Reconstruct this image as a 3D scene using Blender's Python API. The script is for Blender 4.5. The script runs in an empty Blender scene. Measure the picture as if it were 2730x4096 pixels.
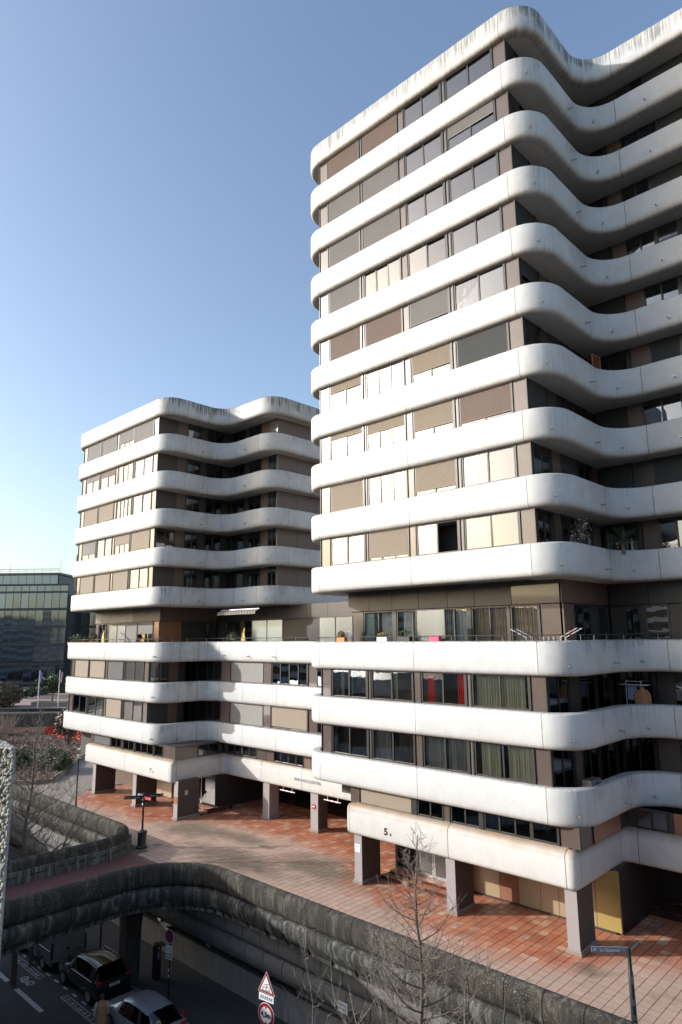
import bpy, bmesh, math, random
from mathutils import Vector, Matrix
C = bpy.context.scene.collection
S = bpy.context.scene
RAD = math.radians
random.seed(7)

# ------------------------------------------------------------------ camera, sky, sun, exposure
CAMZ = 11.2
cam_data = bpy.data.cameras.new('camera')
cam_data.sensor_fit = 'VERTICAL'
cam_data.sensor_height = 36.0
cam_data.sensor_width = 24.0
cam_data.lens = 2667.1 / 4096 * 36
cam_data.clip_start = 0.05
cam_data.clip_end = 3000
cam = bpy.data.objects.new('camera', cam_data)
C.objects.link(cam)
cam.matrix_world = (Matrix.Translation((0, 0, CAMZ)) @ Matrix.Rotation(RAD(90 + 10.627), 4, 'X')
                    @ Matrix.Rotation(-0.0103, 4, 'Z'))
S.camera = cam

SUN_EL, SUN_DIR = RAD(21), Vector((-math.cos(RAD(21)), 0.02, math.sin(RAD(21))))   # towards the sun
w = bpy.data.worlds.new('World'); S.world = w; w.use_nodes = True
nt = w.node_tree; nt.nodes.clear()
sky = nt.nodes.new('ShaderNodeTexSky'); sky.sky_type = 'NISHITA'; sky.sun_disc = False
sky.sun_elevation = SUN_EL; sky.sun_rotation = RAD(-90)
sky.altitude = 50; sky.air_density = 1.0; sky.dust_density = 2.4; sky.ozone_density = 1.3
bg = nt.nodes.new('ShaderNodeBackground'); bg.inputs['Strength'].default_value = 0.15
wo = nt.nodes.new('ShaderNodeOutputWorld')
nt.links.new(sky.outputs[0], bg.inputs[0]); nt.links.new(bg.outputs[0], wo.inputs[0])
sl = bpy.data.lights.new('sun', 'SUN'); sl.energy = 2.7; sl.angle = RAD(0.5); sl.color = (1.0, 0.98, 0.95)
so = bpy.data.objects.new('sun', sl); C.objects.link(so)
so.rotation_euler = SUN_DIR.to_track_quat('Z', 'Y').to_euler()
S.view_settings.view_transform = 'Standard'
S.view_settings.look = 'None'
S.view_settings.exposure = 0.80
S.view_settings.gamma = 1.0
S.view_settings.use_curve_mapping = False
S.render.engine = 'CYCLES'
S.cycles.max_bounces = 8
S.cycles.transparent_max_bounces = 12
S.cycles.caustics_reflective = False
S.cycles.caustics_refractive = False

# ------------------------------------------------------------------ site frame: s along the facades, t into the site
ANG = RAD(-43.634)
OX, OY = 7.5777, 26.5403
DV = Vector((math.cos(ANG), math.sin(ANG)))
NV = Vector((-DV.y, DV.x))
def W(s, t, z=0.0):
    return Vector((OX + s * DV.x + t * NV.x, OY + s * DV.y + t * NV.y, z))
SITE = Matrix.Translation((OX, OY, 0)) @ Matrix.Rotation(ANG, 4, 'Z')

# ------------------------------------------------------------------ materials
MATS = {}
class NG:
    """tiny node helper"""
    def __init__(s, name):
        s.m = bpy.data.materials.new(name); s.m.use_nodes = True
        s.t = s.m.node_tree; s.t.nodes.clear()
        s.out = s.t.nodes.new('ShaderNodeOutputMaterial')
    def n(s, typ, **kw):
        nd = s.t.nodes.new(typ)
        for k, v in kw.items():
            if k.startswith('i_'):
                key = k[2:]
                key = int(key) if key.isdigit() else key.replace('_', ' ')
                s.put(nd.inputs[key], v)
            else: setattr(nd, k, v)
        return nd
    def put(s, inp, v):
        if isinstance(v, bpy.types.NodeSocket): s.t.links.new(v, inp)
        elif isinstance(v, bpy.types.Node): s.t.links.new(v.outputs[0], inp)
        else:
            if inp.type == 'RGBA' and len(v) == 3: v = (*v, 1)
            inp.default_value = v
    def math(s, op, a, b=0.0, c=None, clamp=False):
        nd = s.t.nodes.new('ShaderNodeMath'); nd.operation = op; nd.use_clamp = clamp
        s.put(nd.inputs[0], a); s.put(nd.inputs[1], b)
        if c is not None: s.put(nd.inputs[2], c)
        return nd.outputs[0]
    def mix(s, f, a, b, mode='MIX'):
        nd = s.t.nodes.new('ShaderNodeMix'); nd.data_type = 'RGBA'; nd.blend_type = mode
        s.put(nd.inputs[0], f); s.put(nd.inputs[6], a); s.put(nd.inputs[7], b)
        return nd.outputs[2]
    def ramp(s, f, a, b):
        nd = s.t.nodes.new('ShaderNodeMapRange'); nd.clamp = True
        s.put(nd.inputs[0], f); nd.inputs[1].default_value = a; nd.inputs[2].default_value = b
        return nd.outputs[0]
    def pos(s):                       # site coordinates (s, t, z)
        g = s.n('ShaderNodeNewGeometry')
        sub = s.n('ShaderNodeVectorMath', operation='SUBTRACT', i_0=g.outputs['Position'], i_1=(OX, OY, 0))
        r = s.n('ShaderNodeVectorRotate', rotation_type='Z_AXIS', i_Vector=sub.outputs[0])
        r.inputs['Angle'].default_value = -ANG
        return r.outputs[0]
    def sc(s, v, k):
        return s.n('ShaderNodeMapping', i_Vector=v, i_Scale=k).outputs[0]
    def noise(s, v, scale, detail=4.0, rough=0.6):
        return s.n('ShaderNodeTexNoise', i_Vector=v, i_Scale=scale, i_Detail=detail, i_Roughness=rough).outputs[0]
    def bsdf(s, col, rough=0.6, metal=0.0, spec=0.5, coat=0.0, bump=None, bstr=0.2, bdist=0.02, **kw):
        p = s.n('ShaderNodeBsdfPrincipled')
        s.put(p.inputs['Base Color'], col); s.put(p.inputs['Roughness'], rough); s.put(p.inputs['Metallic'], metal)
        s.put(p.inputs['Specular IOR Level'], spec); s.put(p.inputs['Coat Weight'], coat)
        p.inputs['Coat Roughness'].default_value = kw.get('coat_rough', 0.05)
        if bump is not None:
            b = s.n('ShaderNodeBump', i_Height=bump, i_Strength=bstr, i_Distance=bdist)
            s.t.links.new(b.outputs[0], p.inputs['Normal'])
        s.t.links.new(p.outputs[0], s.out.inputs[0])
        return p
def plain(name, col, rough=0.6, metal=0.0, spec=0.5, coat=0.0, var=0.12, scale=6.0, bump=0.0):
    if name in MATS: return MATS[name]
    g = NG(name); v = g.pos()
    n = g.noise(v, scale, 5)
    f = g.math('MULTIPLY_ADD', n, 2 * var, 1 - var)
    c = g.mix(1.0, col, g.n('ShaderNodeCombineColor', i_0=f, i_1=f, i_2=f).outputs[0], 'MULTIPLY')
    r = g.math('MULTIPLY_ADD', n, 0.15, rough - 0.07, clamp=True)
    g.bsdf(c, r, metal, spec, coat, bump=(n if bump else None), bstr=bump)
    MATS[name] = g.m; return g.m

def band_mat(name, top, under, general, moss=0.0, sill=0.0, dry=0.85, ln=0.0, base=(0.585, 0.597, 0.595)):
    """painted precast parapet; UV = (metres along, metres above the lower edge)"""
    g = NG(name)
    uv = g.n('ShaderNodeUVMap').outputs[0]
    sep = g.n('ShaderNodeSeparateXYZ', i_0=uv)
    u, v = sep.outputs[0], sep.outputs[1]
    P = g.pos()
    zsep = g.n('ShaderNodeSeparateXYZ', i_0=P)
    oi = g.n('ShaderNodeObjectInfo').outputs['Random']
    comb = g.n('ShaderNodeCombineXYZ', i_0=g.math('MULTIPLY_ADD', oi, 50.0, u), i_1=zsep.outputs[2], i_2=0.0).outputs[0]
    fine = g.noise(g.sc(comb, (9, 0.35, 1)), 1.0, 5, 0.65)
    fine2 = g.noise(g.sc(comb, (26, 0.8, 1)), 1.0, 3, 0.6)
    big = g.noise(P, 0.55, 5, 0.6)
    spots = g.noise(P, 14, 4, 0.7)
    # run-off from the top edge
    streak = g.ramp(g.math('ADD', g.math('MULTIPLY', fine, 0.6), g.math('MULTIPLY', fine2, 0.4)), 0.44, 0.58)
    length = g.math('MULTIPLY_ADD', big, 2.0, -0.40 + ln)
    fall = g.ramp(g.math('SUBTRACT', v, g.math('SUBTRACT', 1.36, length)), 0.0, 0.55)
    runs = g.ramp(g.noise(g.sc(comb, (1.4, 0.05, 1)), 1.0, 4, 0.6), 0.38, 0.62)
    streak = g.math('MULTIPLY', streak, g.math('MULTIPLY_ADD', runs, 0.85, 0.15))
    tdirt = g.math('MULTIPLY', g.math('MULTIPLY', streak, fall), top, clamp=True)
    edge = g.math('MULTIPLY', g.math('MULTIPLY', g.ramp(v, 1.26, 1.35), g.ramp(spots, 0.42, 0.62)), top * 1.3, clamp=True)
    # drip line at the rounded lower edge
    low = g.math('SUBTRACT', 1.0, g.ramp(v, 0.04, 0.34))
    low = g.math('MULTIPLY', low, g.math('MULTIPLY_ADD', g.ramp(fine, 0.35, 0.7), 0.8, 0.2))
    low = g.math('MULTIPLY', low, under, clamp=True)
    gen = g.math('MULTIPLY', g.math('MULTIPLY', g.ramp(big, 0.40, 0.62), g.ramp(fine, 0.36, 0.60)), general, clamp=True)
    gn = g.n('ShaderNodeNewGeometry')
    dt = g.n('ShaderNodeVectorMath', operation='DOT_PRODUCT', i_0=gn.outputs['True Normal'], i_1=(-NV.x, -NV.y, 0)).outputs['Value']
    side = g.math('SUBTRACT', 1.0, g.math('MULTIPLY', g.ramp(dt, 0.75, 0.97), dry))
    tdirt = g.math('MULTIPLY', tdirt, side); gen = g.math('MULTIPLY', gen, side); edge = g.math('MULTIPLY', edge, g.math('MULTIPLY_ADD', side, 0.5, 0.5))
    mot = g.noise(P, 1.7, 6, 0.65)
    c = g.mix(g.ramp(mot, 0.35, 0.68), base, (base[0] * .89, base[1] * .89, base[2] * .885))
    tone = g.math('MULTIPLY_ADD', oi, 0.09, 0.93)
    c = g.mix(1.0, c, g.n('ShaderNodeCombineColor', i_0=tone, i_1=tone, i_2=tone).outputs[0], 'MULTIPLY')
    c = g.mix(gen, c, (0.36, 0.365, 0.36))
    c = g.mix(low, c, (0.36, 0.30, 0.22))
    c = g.mix(g.math('MAXIMUM', tdirt, edge), c, (0.10, 0.10, 0.085))
    if moss:
        mo = g.math('MULTIPLY', g.ramp(spots, 0.56, 0.66), g.math('MULTIPLY', g.ramp(v, 1.22, 1.34), moss))
        c = g.mix(mo, c, (0.30, 0.19, 0.07))
    if sill:
        sl_ = g.math('MULTIPLY', g.ramp(g.math('ADD', v, g.math('MULTIPLY_ADD', big, 0.5, -0.25)), 0.98, 1.34), sill)
        c = g.mix(sl_, c, (0.30, 0.20, 0.11))
    h = g.math('ADD', g.math('MULTIPLY', g.noise(P, 1.4, 4), 1.2), g.math('MULTIPLY', fine, 0.3))
    g.bsdf(c, 0.55, spec=0.35, bump=h, bstr=0.30, bdist=0.04)
    MATS[name] = g.m; return g.m

def weathered(name, dark, light, lichen=0.5, streaks=1.0, rough=0.9):
    if name in MATS: return MATS[name]
    g = NG(name); P = g.pos()
    st = g.noise(g.sc(P, (5, 5, 0.7)), 1.0, 6, 0.65)
    st2 = g.noise(g.sc(P, (1.3, 1.3, 0.5)), 1.0, 4, 0.6)
    sp = g.noise(P, 26, 3, 0.7)
    big = g.noise(P, 0.6, 4)
    f = g.math('MULTIPLY', g.ramp(st, 0.45, 0.7), g.math('MULTIPLY', g.ramp(st2, 0.4, 0.62), streaks), clamp=True)
    c = g.mix(f, dark, light)
    nz = g.n('ShaderNodeNewGeometry'); sz = g.n('ShaderNodeSeparateXYZ', i_0=nz.outputs['True Normal'])
    l = g.math('MULTIPLY', g.math('MULTIPLY', g.ramp(sp, 0.58, 0.66), lichen), g.math('MULTIPLY_ADD', g.ramp(big, 0.46, 0.6), 0.9, 0.1), clamp=True)
    c = g.mix(l, c, (0.46, 0.46, 0.39))
    g.bsdf(c, rough, spec=0.2, bump=g.math('ADD', sp, st), bstr=0.22, bdist=0.008)
    MATS[name] = g.m; return g.m

def glass_mat(name, tint=(0.42, 0.45, 0.46), refl=0.13, rough=0.015, gcol=(0.95, 0.97, 1.0)):
    g = NG(name)
    fr = g.n('ShaderNodeFresnel', i_IOR=1.5)
    f = g.math('MULTIPLY_ADD', fr.outputs[0], 0.85, refl, clamp=True)
    P = g.pos()
    b = g.n('ShaderNodeBump', i_Height=g.noise(P, 1.3, 2), i_Strength=0.035, i_Distance=0.05)
    tr = g.n('ShaderNodeBsdfTransparent', i_Color=tint)
    gl = g.n('ShaderNodeBsdfGlossy', i_Color=gcol, i_Roughness=rough)
    g.t.links.new(b.outputs[0], gl.inputs['Normal'])
    mx = g.n('ShaderNodeMixShader', i_0=f)
    g.t.links.new(tr.outputs[0], mx.inputs[1]); g.t.links.new(gl.outputs[0], mx.inputs[2])
    g.t.links.new(mx.outputs[0], g.out.inputs[0])
    MATS[name] = g.m; return g.m

def asphalt_mat(name, col=(0.048, 0.048, 0.050)):
    g = NG(name); P = g.pos()
    n = g.noise(P, 40, 4, 0.7); b = g.noise(P, 0.5, 4)
    c = g.mix(g.ramp(b, 0.3, 0.7), col, (col[0] * 1.5, col[1] * 1.5, col[2] * 1.5))
    c = g.mix(g.math('MULTIPLY', g.ramp(n, 0.5, 0.75), 0.35), c, (0.16, 0.16, 0.155))
    g.bsdf(c, 0.85, spec=0.3, bump=n, bstr=0.4, bdist=0.01)
    MATS[name] = g.m; return g.m

def tile_mat(name, joint=False):
    g = NG(name); P = g.pos()
    sep = g.n('ShaderNodeSeparateXYZ', i_0=P); s_, t_ = sep.outputs[0], sep.outputs[1]
    # line between sheltered (still red) and exposed (worn, bleached) tiles, t as a function of s
    pts = [(-45, -1.6), (-38, -2.4), (-33, -1.4), (-27, -1.3), (-24.5, 1.2), (-20, 2.2), (-13, 2.0), (-10.6, -0.4), (-8, -1.1), (-5.8, -1.7),
           (-2.6, -2.0), (-0.7, -1.9), (0.8, -1.3), (2.1, 0.6), (3.6, 1.3), (10, 1.6)]
    fc = g.n('ShaderNodeFloatCurve'); cu = fc.mapping.curves[0]
    xs = [((a + 45) / 55, (b + 5) / 10) for a, b in pts]
    cu.points[0].location = xs[0]; cu.points[1].location = xs[-1]
    for a in xs[1:-1]: cu.points.new(*a)
    fc.mapping.update()
    g.put(fc.inputs['Value'], g.math('DIVIDE', g.math('ADD', s_, 45), 55))
    tedge = g.math('MULTIPLY_ADD', fc.outputs[0], 10, -5)
    big = g.noise(P, 0.9, 5, 0.6)
    wear = g.ramp(g.math('ADD', g.math('SUBTRACT', t_, tedge), g.math('MULTIPLY_ADD', big, 2.4, -1.2)), -0.5, 1.1)
    if joint:
        c = g.mix(wear, (0.15, 0.11, 0.085), (0.075, 0.03, 0.02))
        w2 = g.ramp(g.noise(P, 1.7, 4), 0.56, 0.66)
        c = g.mix(g.math('MULTIPLY', w2, 0.6), c, (0.36, 0.33, 0.30))
        g.bsdf(c, 0.9, spec=0.2); MATS[name] = g.m; return g.m
    inf = g.n('ShaderNodeObjectInfo')
    at = g.n('ShaderNodeAttribute', attribute_name='tint')
    rnd = g.math('FRACT', g.math('ADD', g.math('MULTIPLY', inf.outputs['Random'], 1.0), at.outputs['Fac']))
    hot = g.mix(g.ramp(rnd, 0.0, 1.0), (0.46, 0.165, 0.085), (0.56, 0.26, 0.15))
    hot = g.mix(g.ramp(rnd, 0.82, 0.84), hot, (0.58, 0.38, 0.26))
    hot = g.mix(g.ramp(g.noise(P, 1.1, 3), 0.4, 0.7), hot, (0.36, 0.11, 0.06))
    cold = g.mix(rnd, (0.43, 0.29, 0.225), (0.53, 0.365, 0.285))
    cold = g.mix(g.ramp(g.noise(P, 0.35, 3), 0.42, 0.6), cold, (0.42, 0.305, 0.24))
    c = g.mix(wear, cold, hot)
    # algae and soot: two shaped patches in the open, one by the third pillar
    def blob(cs, ct, rs, rt):
        a = g.math('DIVIDE', g.math('SUBTRACT', s_, cs), rs); b = g.math('DIVIDE', g.math('SUBTRACT', t_, ct), rt)
        d = g.math('SQRT', g.math('ADD', g.math('MULTIPLY', a, a), g.math('MULTIPLY', b, b)))
        return g.math('SUBTRACT', 1.0, g.ramp(g.math('ADD', d, g.math('MULTIPLY_ADD', big, 1.6, -0.8)), 0.35, 1.15))
    d = g.math('MAXIMUM', blob(-12.6, 0.3, 3.4, 1.7), blob(-20.0, 1.0, 3.0, 0.9))
    d = g.math('MAXIMUM', d, blob(-17.0, -1.6, 4.2, 1.5))
    d = g.math('MAXIMUM', d, blob(-23.2, 0.2, 2.8, 1.6))
    d = g.math('MAXIMUM', d, blob(1.45, -0.55, 0.55, 0.7))
    d = g.math('MULTIPLY', d, g.math('MULTIPLY_ADD', g.noise(P, 5, 4), 0.7, 0.35), clamp=True)
    c = g.mix(g.math('MULTIPLY', d, 1.0, clamp=True), c, (0.10, 0.085, 0.058))
    sm = g.noise(P, 9, 5, 0.7)
    c = g.mix(g.math('MULTIPLY', g.ramp(sm, 0.5, 0.8), 0.35), c, (0.20, 0.15, 0.12))
    stn = g.noise(P, 0.75, 6, 0.7)
    c = g.mix(g.math('MULTIPLY', g.ramp(stn, 0.52, 0.66), 0.45), c, (0.21, 0.14, 0.10))
    c = g.mix(g.math('MULTIPLY', g.ramp(g.noise(P, 1.6, 5, 0.7), 0.60, 0.68), 0.30), c, (0.45, 0.40, 0.36))
    r = g.math('MULTIPLY_ADD', sm, 0.3, g.math('MULTIPLY_ADD', wear, -0.32, 0.62))
    g.bsdf(c, r, spec=0.4, bump=sm, bstr=0.12, bdist=0.01)
    MATS[name] = g.m; return g.m

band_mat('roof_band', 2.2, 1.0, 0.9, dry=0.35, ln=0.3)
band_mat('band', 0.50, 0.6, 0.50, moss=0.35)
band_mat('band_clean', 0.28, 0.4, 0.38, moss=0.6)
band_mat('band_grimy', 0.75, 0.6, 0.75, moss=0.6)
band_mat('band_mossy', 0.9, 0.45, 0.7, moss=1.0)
band_mat('band_low', 0.0, 0.25, 0.10, sill=0.85, base=(0.60, 0.59, 0.565))
MATS['band_low'].name = 'street_band'
tile_mat('tile'); tile_mat('tile_joint', True)
asphalt_mat('asphalt'); asphalt_mat('red_asphalt', (0.11, 0.052, 0.048))
glass_mat('glass'); glass_mat('glass_clear', (0.88, 0.90, 0.90), 0.0)
glass_mat('glass_frosted', (0.55, 0.66, 0.66), 0.10, 0.3)
glass_mat('glass_car', (0.10, 0.11, 0.12), 0.05, 0.02)
glass_mat('glass_office', (0.25, 0.33, 0.36), 0.38, 0.05, (0.52, 0.60, 0.66))
weathered('coping', (0.042, 0.038, 0.031), (0.17, 0.158, 0.128), 0.75, 1.0)
weathered('fascia', (0.042, 0.042, 0.038), (0.27, 0.265, 0.235), 0.4, 1.1)
weathered('fascia_low', (0.19, 0.188, 0.175), (0.26, 0.257, 0.24), 0.0, 1.0)
weathered('garage_wall', (0.27, 0.262, 0.24), (0.42, 0.41, 0.375), 0.0, 1.0)
weathered('slotted', (0.09, 0.087, 0.078), (0.38, 0.37, 0.33), 0.2, 1.3)
weathered('pier', (0.07, 0.07, 0.065), (0.16, 0.158, 0.145), 0.0, 1.0)
plain('soffit', (0.58, 0.555, 0.50), 0.8, var=0.1, scale=1.2)
plain('brown', (0.105, 0.080, 0.068), 0.25, spec=0.5, coat=0.6, var=0.07, scale=1.5)
plain('brown_matt', (0.145, 0.098, 0.075), 0.45, var=0.12, scale=2)
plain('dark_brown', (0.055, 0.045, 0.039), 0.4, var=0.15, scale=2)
plain('frame', (0.055, 0.052, 0.05), 0.35, metal=0.3, var=0.25, scale=9)
plain('frame_light', (0.15, 0.145, 0.14), 0.4, metal=0.3, var=0.2, scale=9)
plain('interior', (0.09, 0.085, 0.075), 0.9)
plain('interior_pale', (0.25, 0.24, 0.22), 0.9)
SHUT = {'tan': plain('shutter_tan', (0.25, 0.205, 0.155), 0.62, spec=0.25, var=0.08, scale=2.5),
        'grey': plain('shutter_grey', (0.185, 0.18, 0.175), 0.62, spec=0.25, var=0.1, scale=2.5),
        'dark': plain('shutter_dark', (0.062, 0.066, 0.064), 0.62, spec=0.25, var=0.1, scale=2.5),
        'brown': plain('shutter_brown', (0.165, 0.125, 0.105), 0.62, spec=0.25, var=0.12, scale=1.5),
        'pale': plain('shutter_pale', (0.235, 0.23, 0.215), 0.62, spec=0.25, var=0.1, scale=2.5)}
CURT = {'white': plain('curtain_white', (0.75, 0.74, 0.71), 0.9), 'tan': plain('curtain_tan', (0.52, 0.39, 0.27), 0.9),
        'olive': plain('curtain_olive', (0.50, 0.47, 0.33), 0.9), 'red': plain('curtain_red', (0.75, 0.03, 0.03), 0.8),
        'grey': plain('curtain_grey', (0.30, 0.29, 0.26), 0.9), 'blue': plain('curtain_blue', (0.05, 0.22, 0.28), 0.9),
        'dark': plain('curtain_dark', (0.07, 0.045, 0.04), 0.9), 'amber': plain('curtain_amber', (0.55, 0.36, 0.17), 0.9)}
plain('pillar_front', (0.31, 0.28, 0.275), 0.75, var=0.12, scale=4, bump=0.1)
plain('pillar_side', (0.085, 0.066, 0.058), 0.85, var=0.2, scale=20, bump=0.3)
plain('tan_panel', (0.38, 0.29, 0.18), 0.3, coat=0.3, var=0.08, scale=2)
plain('rust_panel', (0.30, 0.14, 0.08), 0.3, coat=0.3, var=0.08, scale=2)
plain('yellow_panel', (0.40, 0.29, 0.10), 0.3, coat=0.2, var=0.05, scale=2)
plain('white', (0.78, 0.78, 0.77), 0.5, var=0.05)
plain('black', (0.014, 0.014, 0.016), 0.45)
plain('blue_black', (0.016, 0.022, 0.028), 0.4, coat=0.3)
plain('red', (0.52, 0.02, 0.02), 0.4)
plain('deep_red', (0.30, 0.012, 0.018), 0.4)
plain('sign_blue', (0.05, 0.055, 0.30), 0.4)
plain('sign_grey', (0.20, 0.215, 0.27), 0.4)
plain('orange', (0.65, 0.22, 0.04), 0.6)
plain('pink', (0.80, 0.06, 0.16), 0.5)
plain('yellow', (0.62, 0.42, 0.12), 0.5)
plain('metal', (0.45, 0.45, 0.45), 0.35, metal=0.8)
plain('paint_line', (0.42, 0.42, 0.42), 0.7, var=0.35, scale=14)
plain('rubber', (0.012, 0.012, 0.012), 0.85)
plain('silver_car', (0.42, 0.44, 0.48), 0.32, metal=0.4, coat=1.0, var=0.02)
plain('black_car', (0.010, 0.010, 0.012), 0.2, coat=1.0, var=0.02)
plain('van_paint', (0.15, 0.155, 0.17), 0.3, metal=0.3, coat=0.8, var=0.04)
plain('van_rear', (0.40, 0.41, 0.39), 0.4, coat=0.4, var=0.1, scale=1.5)
plain('bark', (0.15, 0.125, 0.10), 0.9, var=0.35, scale=30, bump=0.4)
plain('twig', (0.235, 0.195, 0.155), 0.85, var=0.3, scale=30)
plain('leaf', (0.055, 0.085, 0.03), 0.6, var=0.45, scale=5)
plain('leaf_dark', (0.035, 0.05, 0.022), 0.6, var=0.5, scale=4)
plain('leaf_brown', (0.12, 0.07, 0.04), 0.8, var=0.5, scale=4)
plain('leaf_red', (0.55, 0.03, 0.02), 0.6, var=0.3, scale=4)
plain('leaf_dry', (0.22, 0.15, 0.10), 0.85, var=0.5, scale=6)
plain('blossom', (0.55, 0.40, 0.38), 0.7, var=0.3, scale=8)
plain('soil', (0.085, 0.06, 0.042), 0.95, var=0.4, scale=3, bump=0.5)
plain('stone_kerb', (0.26, 0.22, 0.17), 0.9, var=0.2, scale=3)
plain('plaza', (0.33, 0.27, 0.23), 0.85, var=0.15, scale=1)
plain('pavement', (0.075, 0.075, 0.075), 0.9, var=0.25, scale=2, bump=0.15)
plain('path', (0.27, 0.235, 0.205), 0.9, var=0.2, scale=1.5, bump=0.1)
plain('skin', (0.45, 0.27, 0.19), 0.6, var=0.05)
plain('hair', (0.05, 0.032, 0.022), 0.8)
plain('coat_fur', (0.42, 0.22, 0.12), 0.95, var=0.5, scale=30, bump=0.8)
plain('sleeve', (0.50, 0.40, 0.32), 0.95, var=0.3, scale=30, bump=0.5)
plain('trousers', (0.03, 0.028, 0.03), 0.9)
plain('pebble', (0.33, 0.32, 0.285), 0.75, var=0.35, scale=60)
plain('mortar', (0.17, 0.155, 0.13), 0.95, var=0.35, scale=40, bump=0.5)
plain('sweater', (0.42, 0.19, 0.10), 0.95, var=0.2, scale=10)
plain('linen_blue', (0.30, 0.33, 0.42), 0.9)
plain('terracotta', (0.42, 0.16, 0.07), 0.8)
plain('office_metal', (0.06, 0.068, 0.075), 0.35, metal=0.4)
plain('flag_blue', (0.25, 0.28, 0.55), 0.8)
plain('flag_navy', (0.03, 0.04, 0.14), 0.8)
plain('tail_red', (0.55, 0.01, 0.01), 0.15, coat=1.0)
M = MATS

# ------------------------------------------------------------------ mesh helpers
class MB:
    def __init__(s): s.v = []; s.f = []; s.m = []; s.uv = {}; s.mats = []; s.tint = None
    def mi(s, mat):
        if mat is None: return 0
        if mat not in s.mats: s.mats.append(mat)
        return s.mats.index(mat)
    def face(s, idx, mat=None, uv=None):
        s.f.append(tuple(idx)); s.m.append(s.mi(mat))
        if uv: s.uv[len(s.f) - 1] = uv
    def poly(s, pts, mat=None):
        k = len(s.v); s.v += [tuple(p) for p in pts]; s.face(range(k, k + len(pts)), mat)
    def box(s, a, b, mat=None, rz=0.0, piv=None):
        x0, y0, z0 = a; x1, y1, z1 = b
        P = [(x0, y0, z0), (x1, y0, z0), (x1, y1, z0), (x0, y1, z0), (x0, y0, z1), (x1, y0, z1), (x1, y1, z1), (x0, y1, z1)]
        if rz:
            px, py = piv or ((x0 + x1) / 2, (y0 + y1) / 2); c, n = math.cos(rz), math.sin(rz)
            P = [(px + (x - px) * c - (y - py) * n, py + (x - px) * n + (y - py) * c, z) for x, y, z in P]
        k = len(s.v); s.v += P
        for f in ((0, 3, 2, 1), (4, 5, 6, 7), (0, 1, 5, 4), (1, 2, 6, 5), (2, 3, 7, 6), (3, 0, 4, 7)):
            s.face([k + i for i in f], mat)
    def tube(s, pts, rad, n=6, mat=None, cap=True):
        pts = [Vector(p) for p in pts]; k0 = len(s.v)
        if not hasattr(rad, '__len__'): rad = [rad] * len(pts)
        up = None
        for i, p in enumerate(pts):
            d = (pts[min(i + 1, len(pts) - 1)] - pts[max(i - 1, 0)]).normalized()
            if up is None: up = Vector((0, 0, 1)) if abs(d.z) < 0.9 else Vector((1, 0, 0))
            a = d.cross(up).normalized(); b = d.cross(a).normalized(); up = -b if abs(d.dot(b)) < .9 else up
            for j in range(n):
                q = 2 * math.pi * j / n
                s.v.append(tuple(p + (a * math.cos(q) + b * math.sin(q)) * rad[i]))
        for i in range(len(pts) - 1):
            for j in range(n):
                a0 = k0 + i * n + j; a1 = k0 + i * n + (j + 1) % n
                s.face((a0, a1, a1 + n, a0 + n), mat)
        if cap:
            s.face([k0 + j for j in range(n)][::-1], mat)
            s.face([k0 + (len(pts) - 1) * n + j for j in range(n)], mat)
    def lathe(s, prof, n=16, c=(0, 0), mat=None, axis='z'):
        k0 = len(s.v)
        for r, z in prof:
            for j in range(n):
                q = 2 * math.pi * j / n
                x, y = r * math.cos(q), r * math.sin(q)
                if axis == 'z': s.v.append((c[0] + x, c[1] + y, z))
                else: s.v.append((c[0] + x, z, c[1] + y))
        for i in range(len(prof) - 1):
            for j in range(n):
                a0 = k0 + i * n + j; a1 = k0 + i * n + (j + 1) % n
                s.face((a0, a1, a1 + n, a0 + n), mat)
        s.face([k0 + j for j in range(n)][::-1], mat)
        s.face([k0 + (len(prof) - 1) * n + j for j in range(n)], mat)
    def mesh(s, name, mat=None, smooth=None):
        me = bpy.data.meshes.new(name)
        me.from_pydata(s.v, [], s.f)
        if s.mats:
            for m_ in s.mats: me.materials.append(m_)
            me.polygons.foreach_set('material_index', s.m)
        elif mat: me.materials.append(mat)
        if s.uv:
            l = me.uv_layers.new(name='UVMap')
            for fi, uvs in s.uv.items():
                p = me.polygons[fi]
                for k, li in enumerate(p.loop_indices): l.data[li].uv = uvs[k]
        if s.tint is not None:
            a = me.attributes.new('tint', 'FLOAT', 'FACE')
            a.data.foreach_set('value', s.tint)
        if smooth:
            me.polygons.foreach_set('use_smooth', [True] * len(me.polygons))
            me.set_sharp_from_angle(angle=RAD(smooth))
        me.update()
        return me
    def obj(s, name, mat=None, parent=None, smooth=None, loc=None, rz=0.0, kind=None):
        return link(name, s.mesh(name, mat, smooth), parent, loc, rz, kind)

def link(name, data, parent=None, loc=None, rz=0.0, kind=None):
    o = bpy.data.objects.new(name, data); C.objects.link(o)
    if parent: o.parent = parent
    if loc is not None: o.location = loc
    if rz: o.rotation_euler = (0, 0, rz)
    if kind: o['kind'] = kind
    return o
def thing(name, label, cat, loc=(0, 0, 0), rz=0.0, group=None):
    o = link(name, None, None, loc, rz); o['label'] = label; o['category'] = cat
    if group: o['group'] = group
    return o
def tag(o, label, cat, group=None):
    o['label'] = label; o['category'] = cat
    if group: o['group'] = group
    return o
def thing_st(name, label, cat, s, t, z=0.0, rz=0.0, group=None):
    return thing(name, label, cat, W(s, t, z), ANG + rz, group)
def struct(name, mb, mat, site=True, parent=None, smooth=None):
    o = mb.obj(name, mat, parent, smooth)
    if parent is not None and parent.name == 'street':
        o.location = (OX, OY, 0); o.rotation_euler = (0, 0, ANG)
    if parent is None:
        o['kind'] = 'structure'
        if site: o.location = (OX, OY, 0); o.rotation_euler = (0, 0, ANG)
    return o
CACHE = {}
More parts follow.
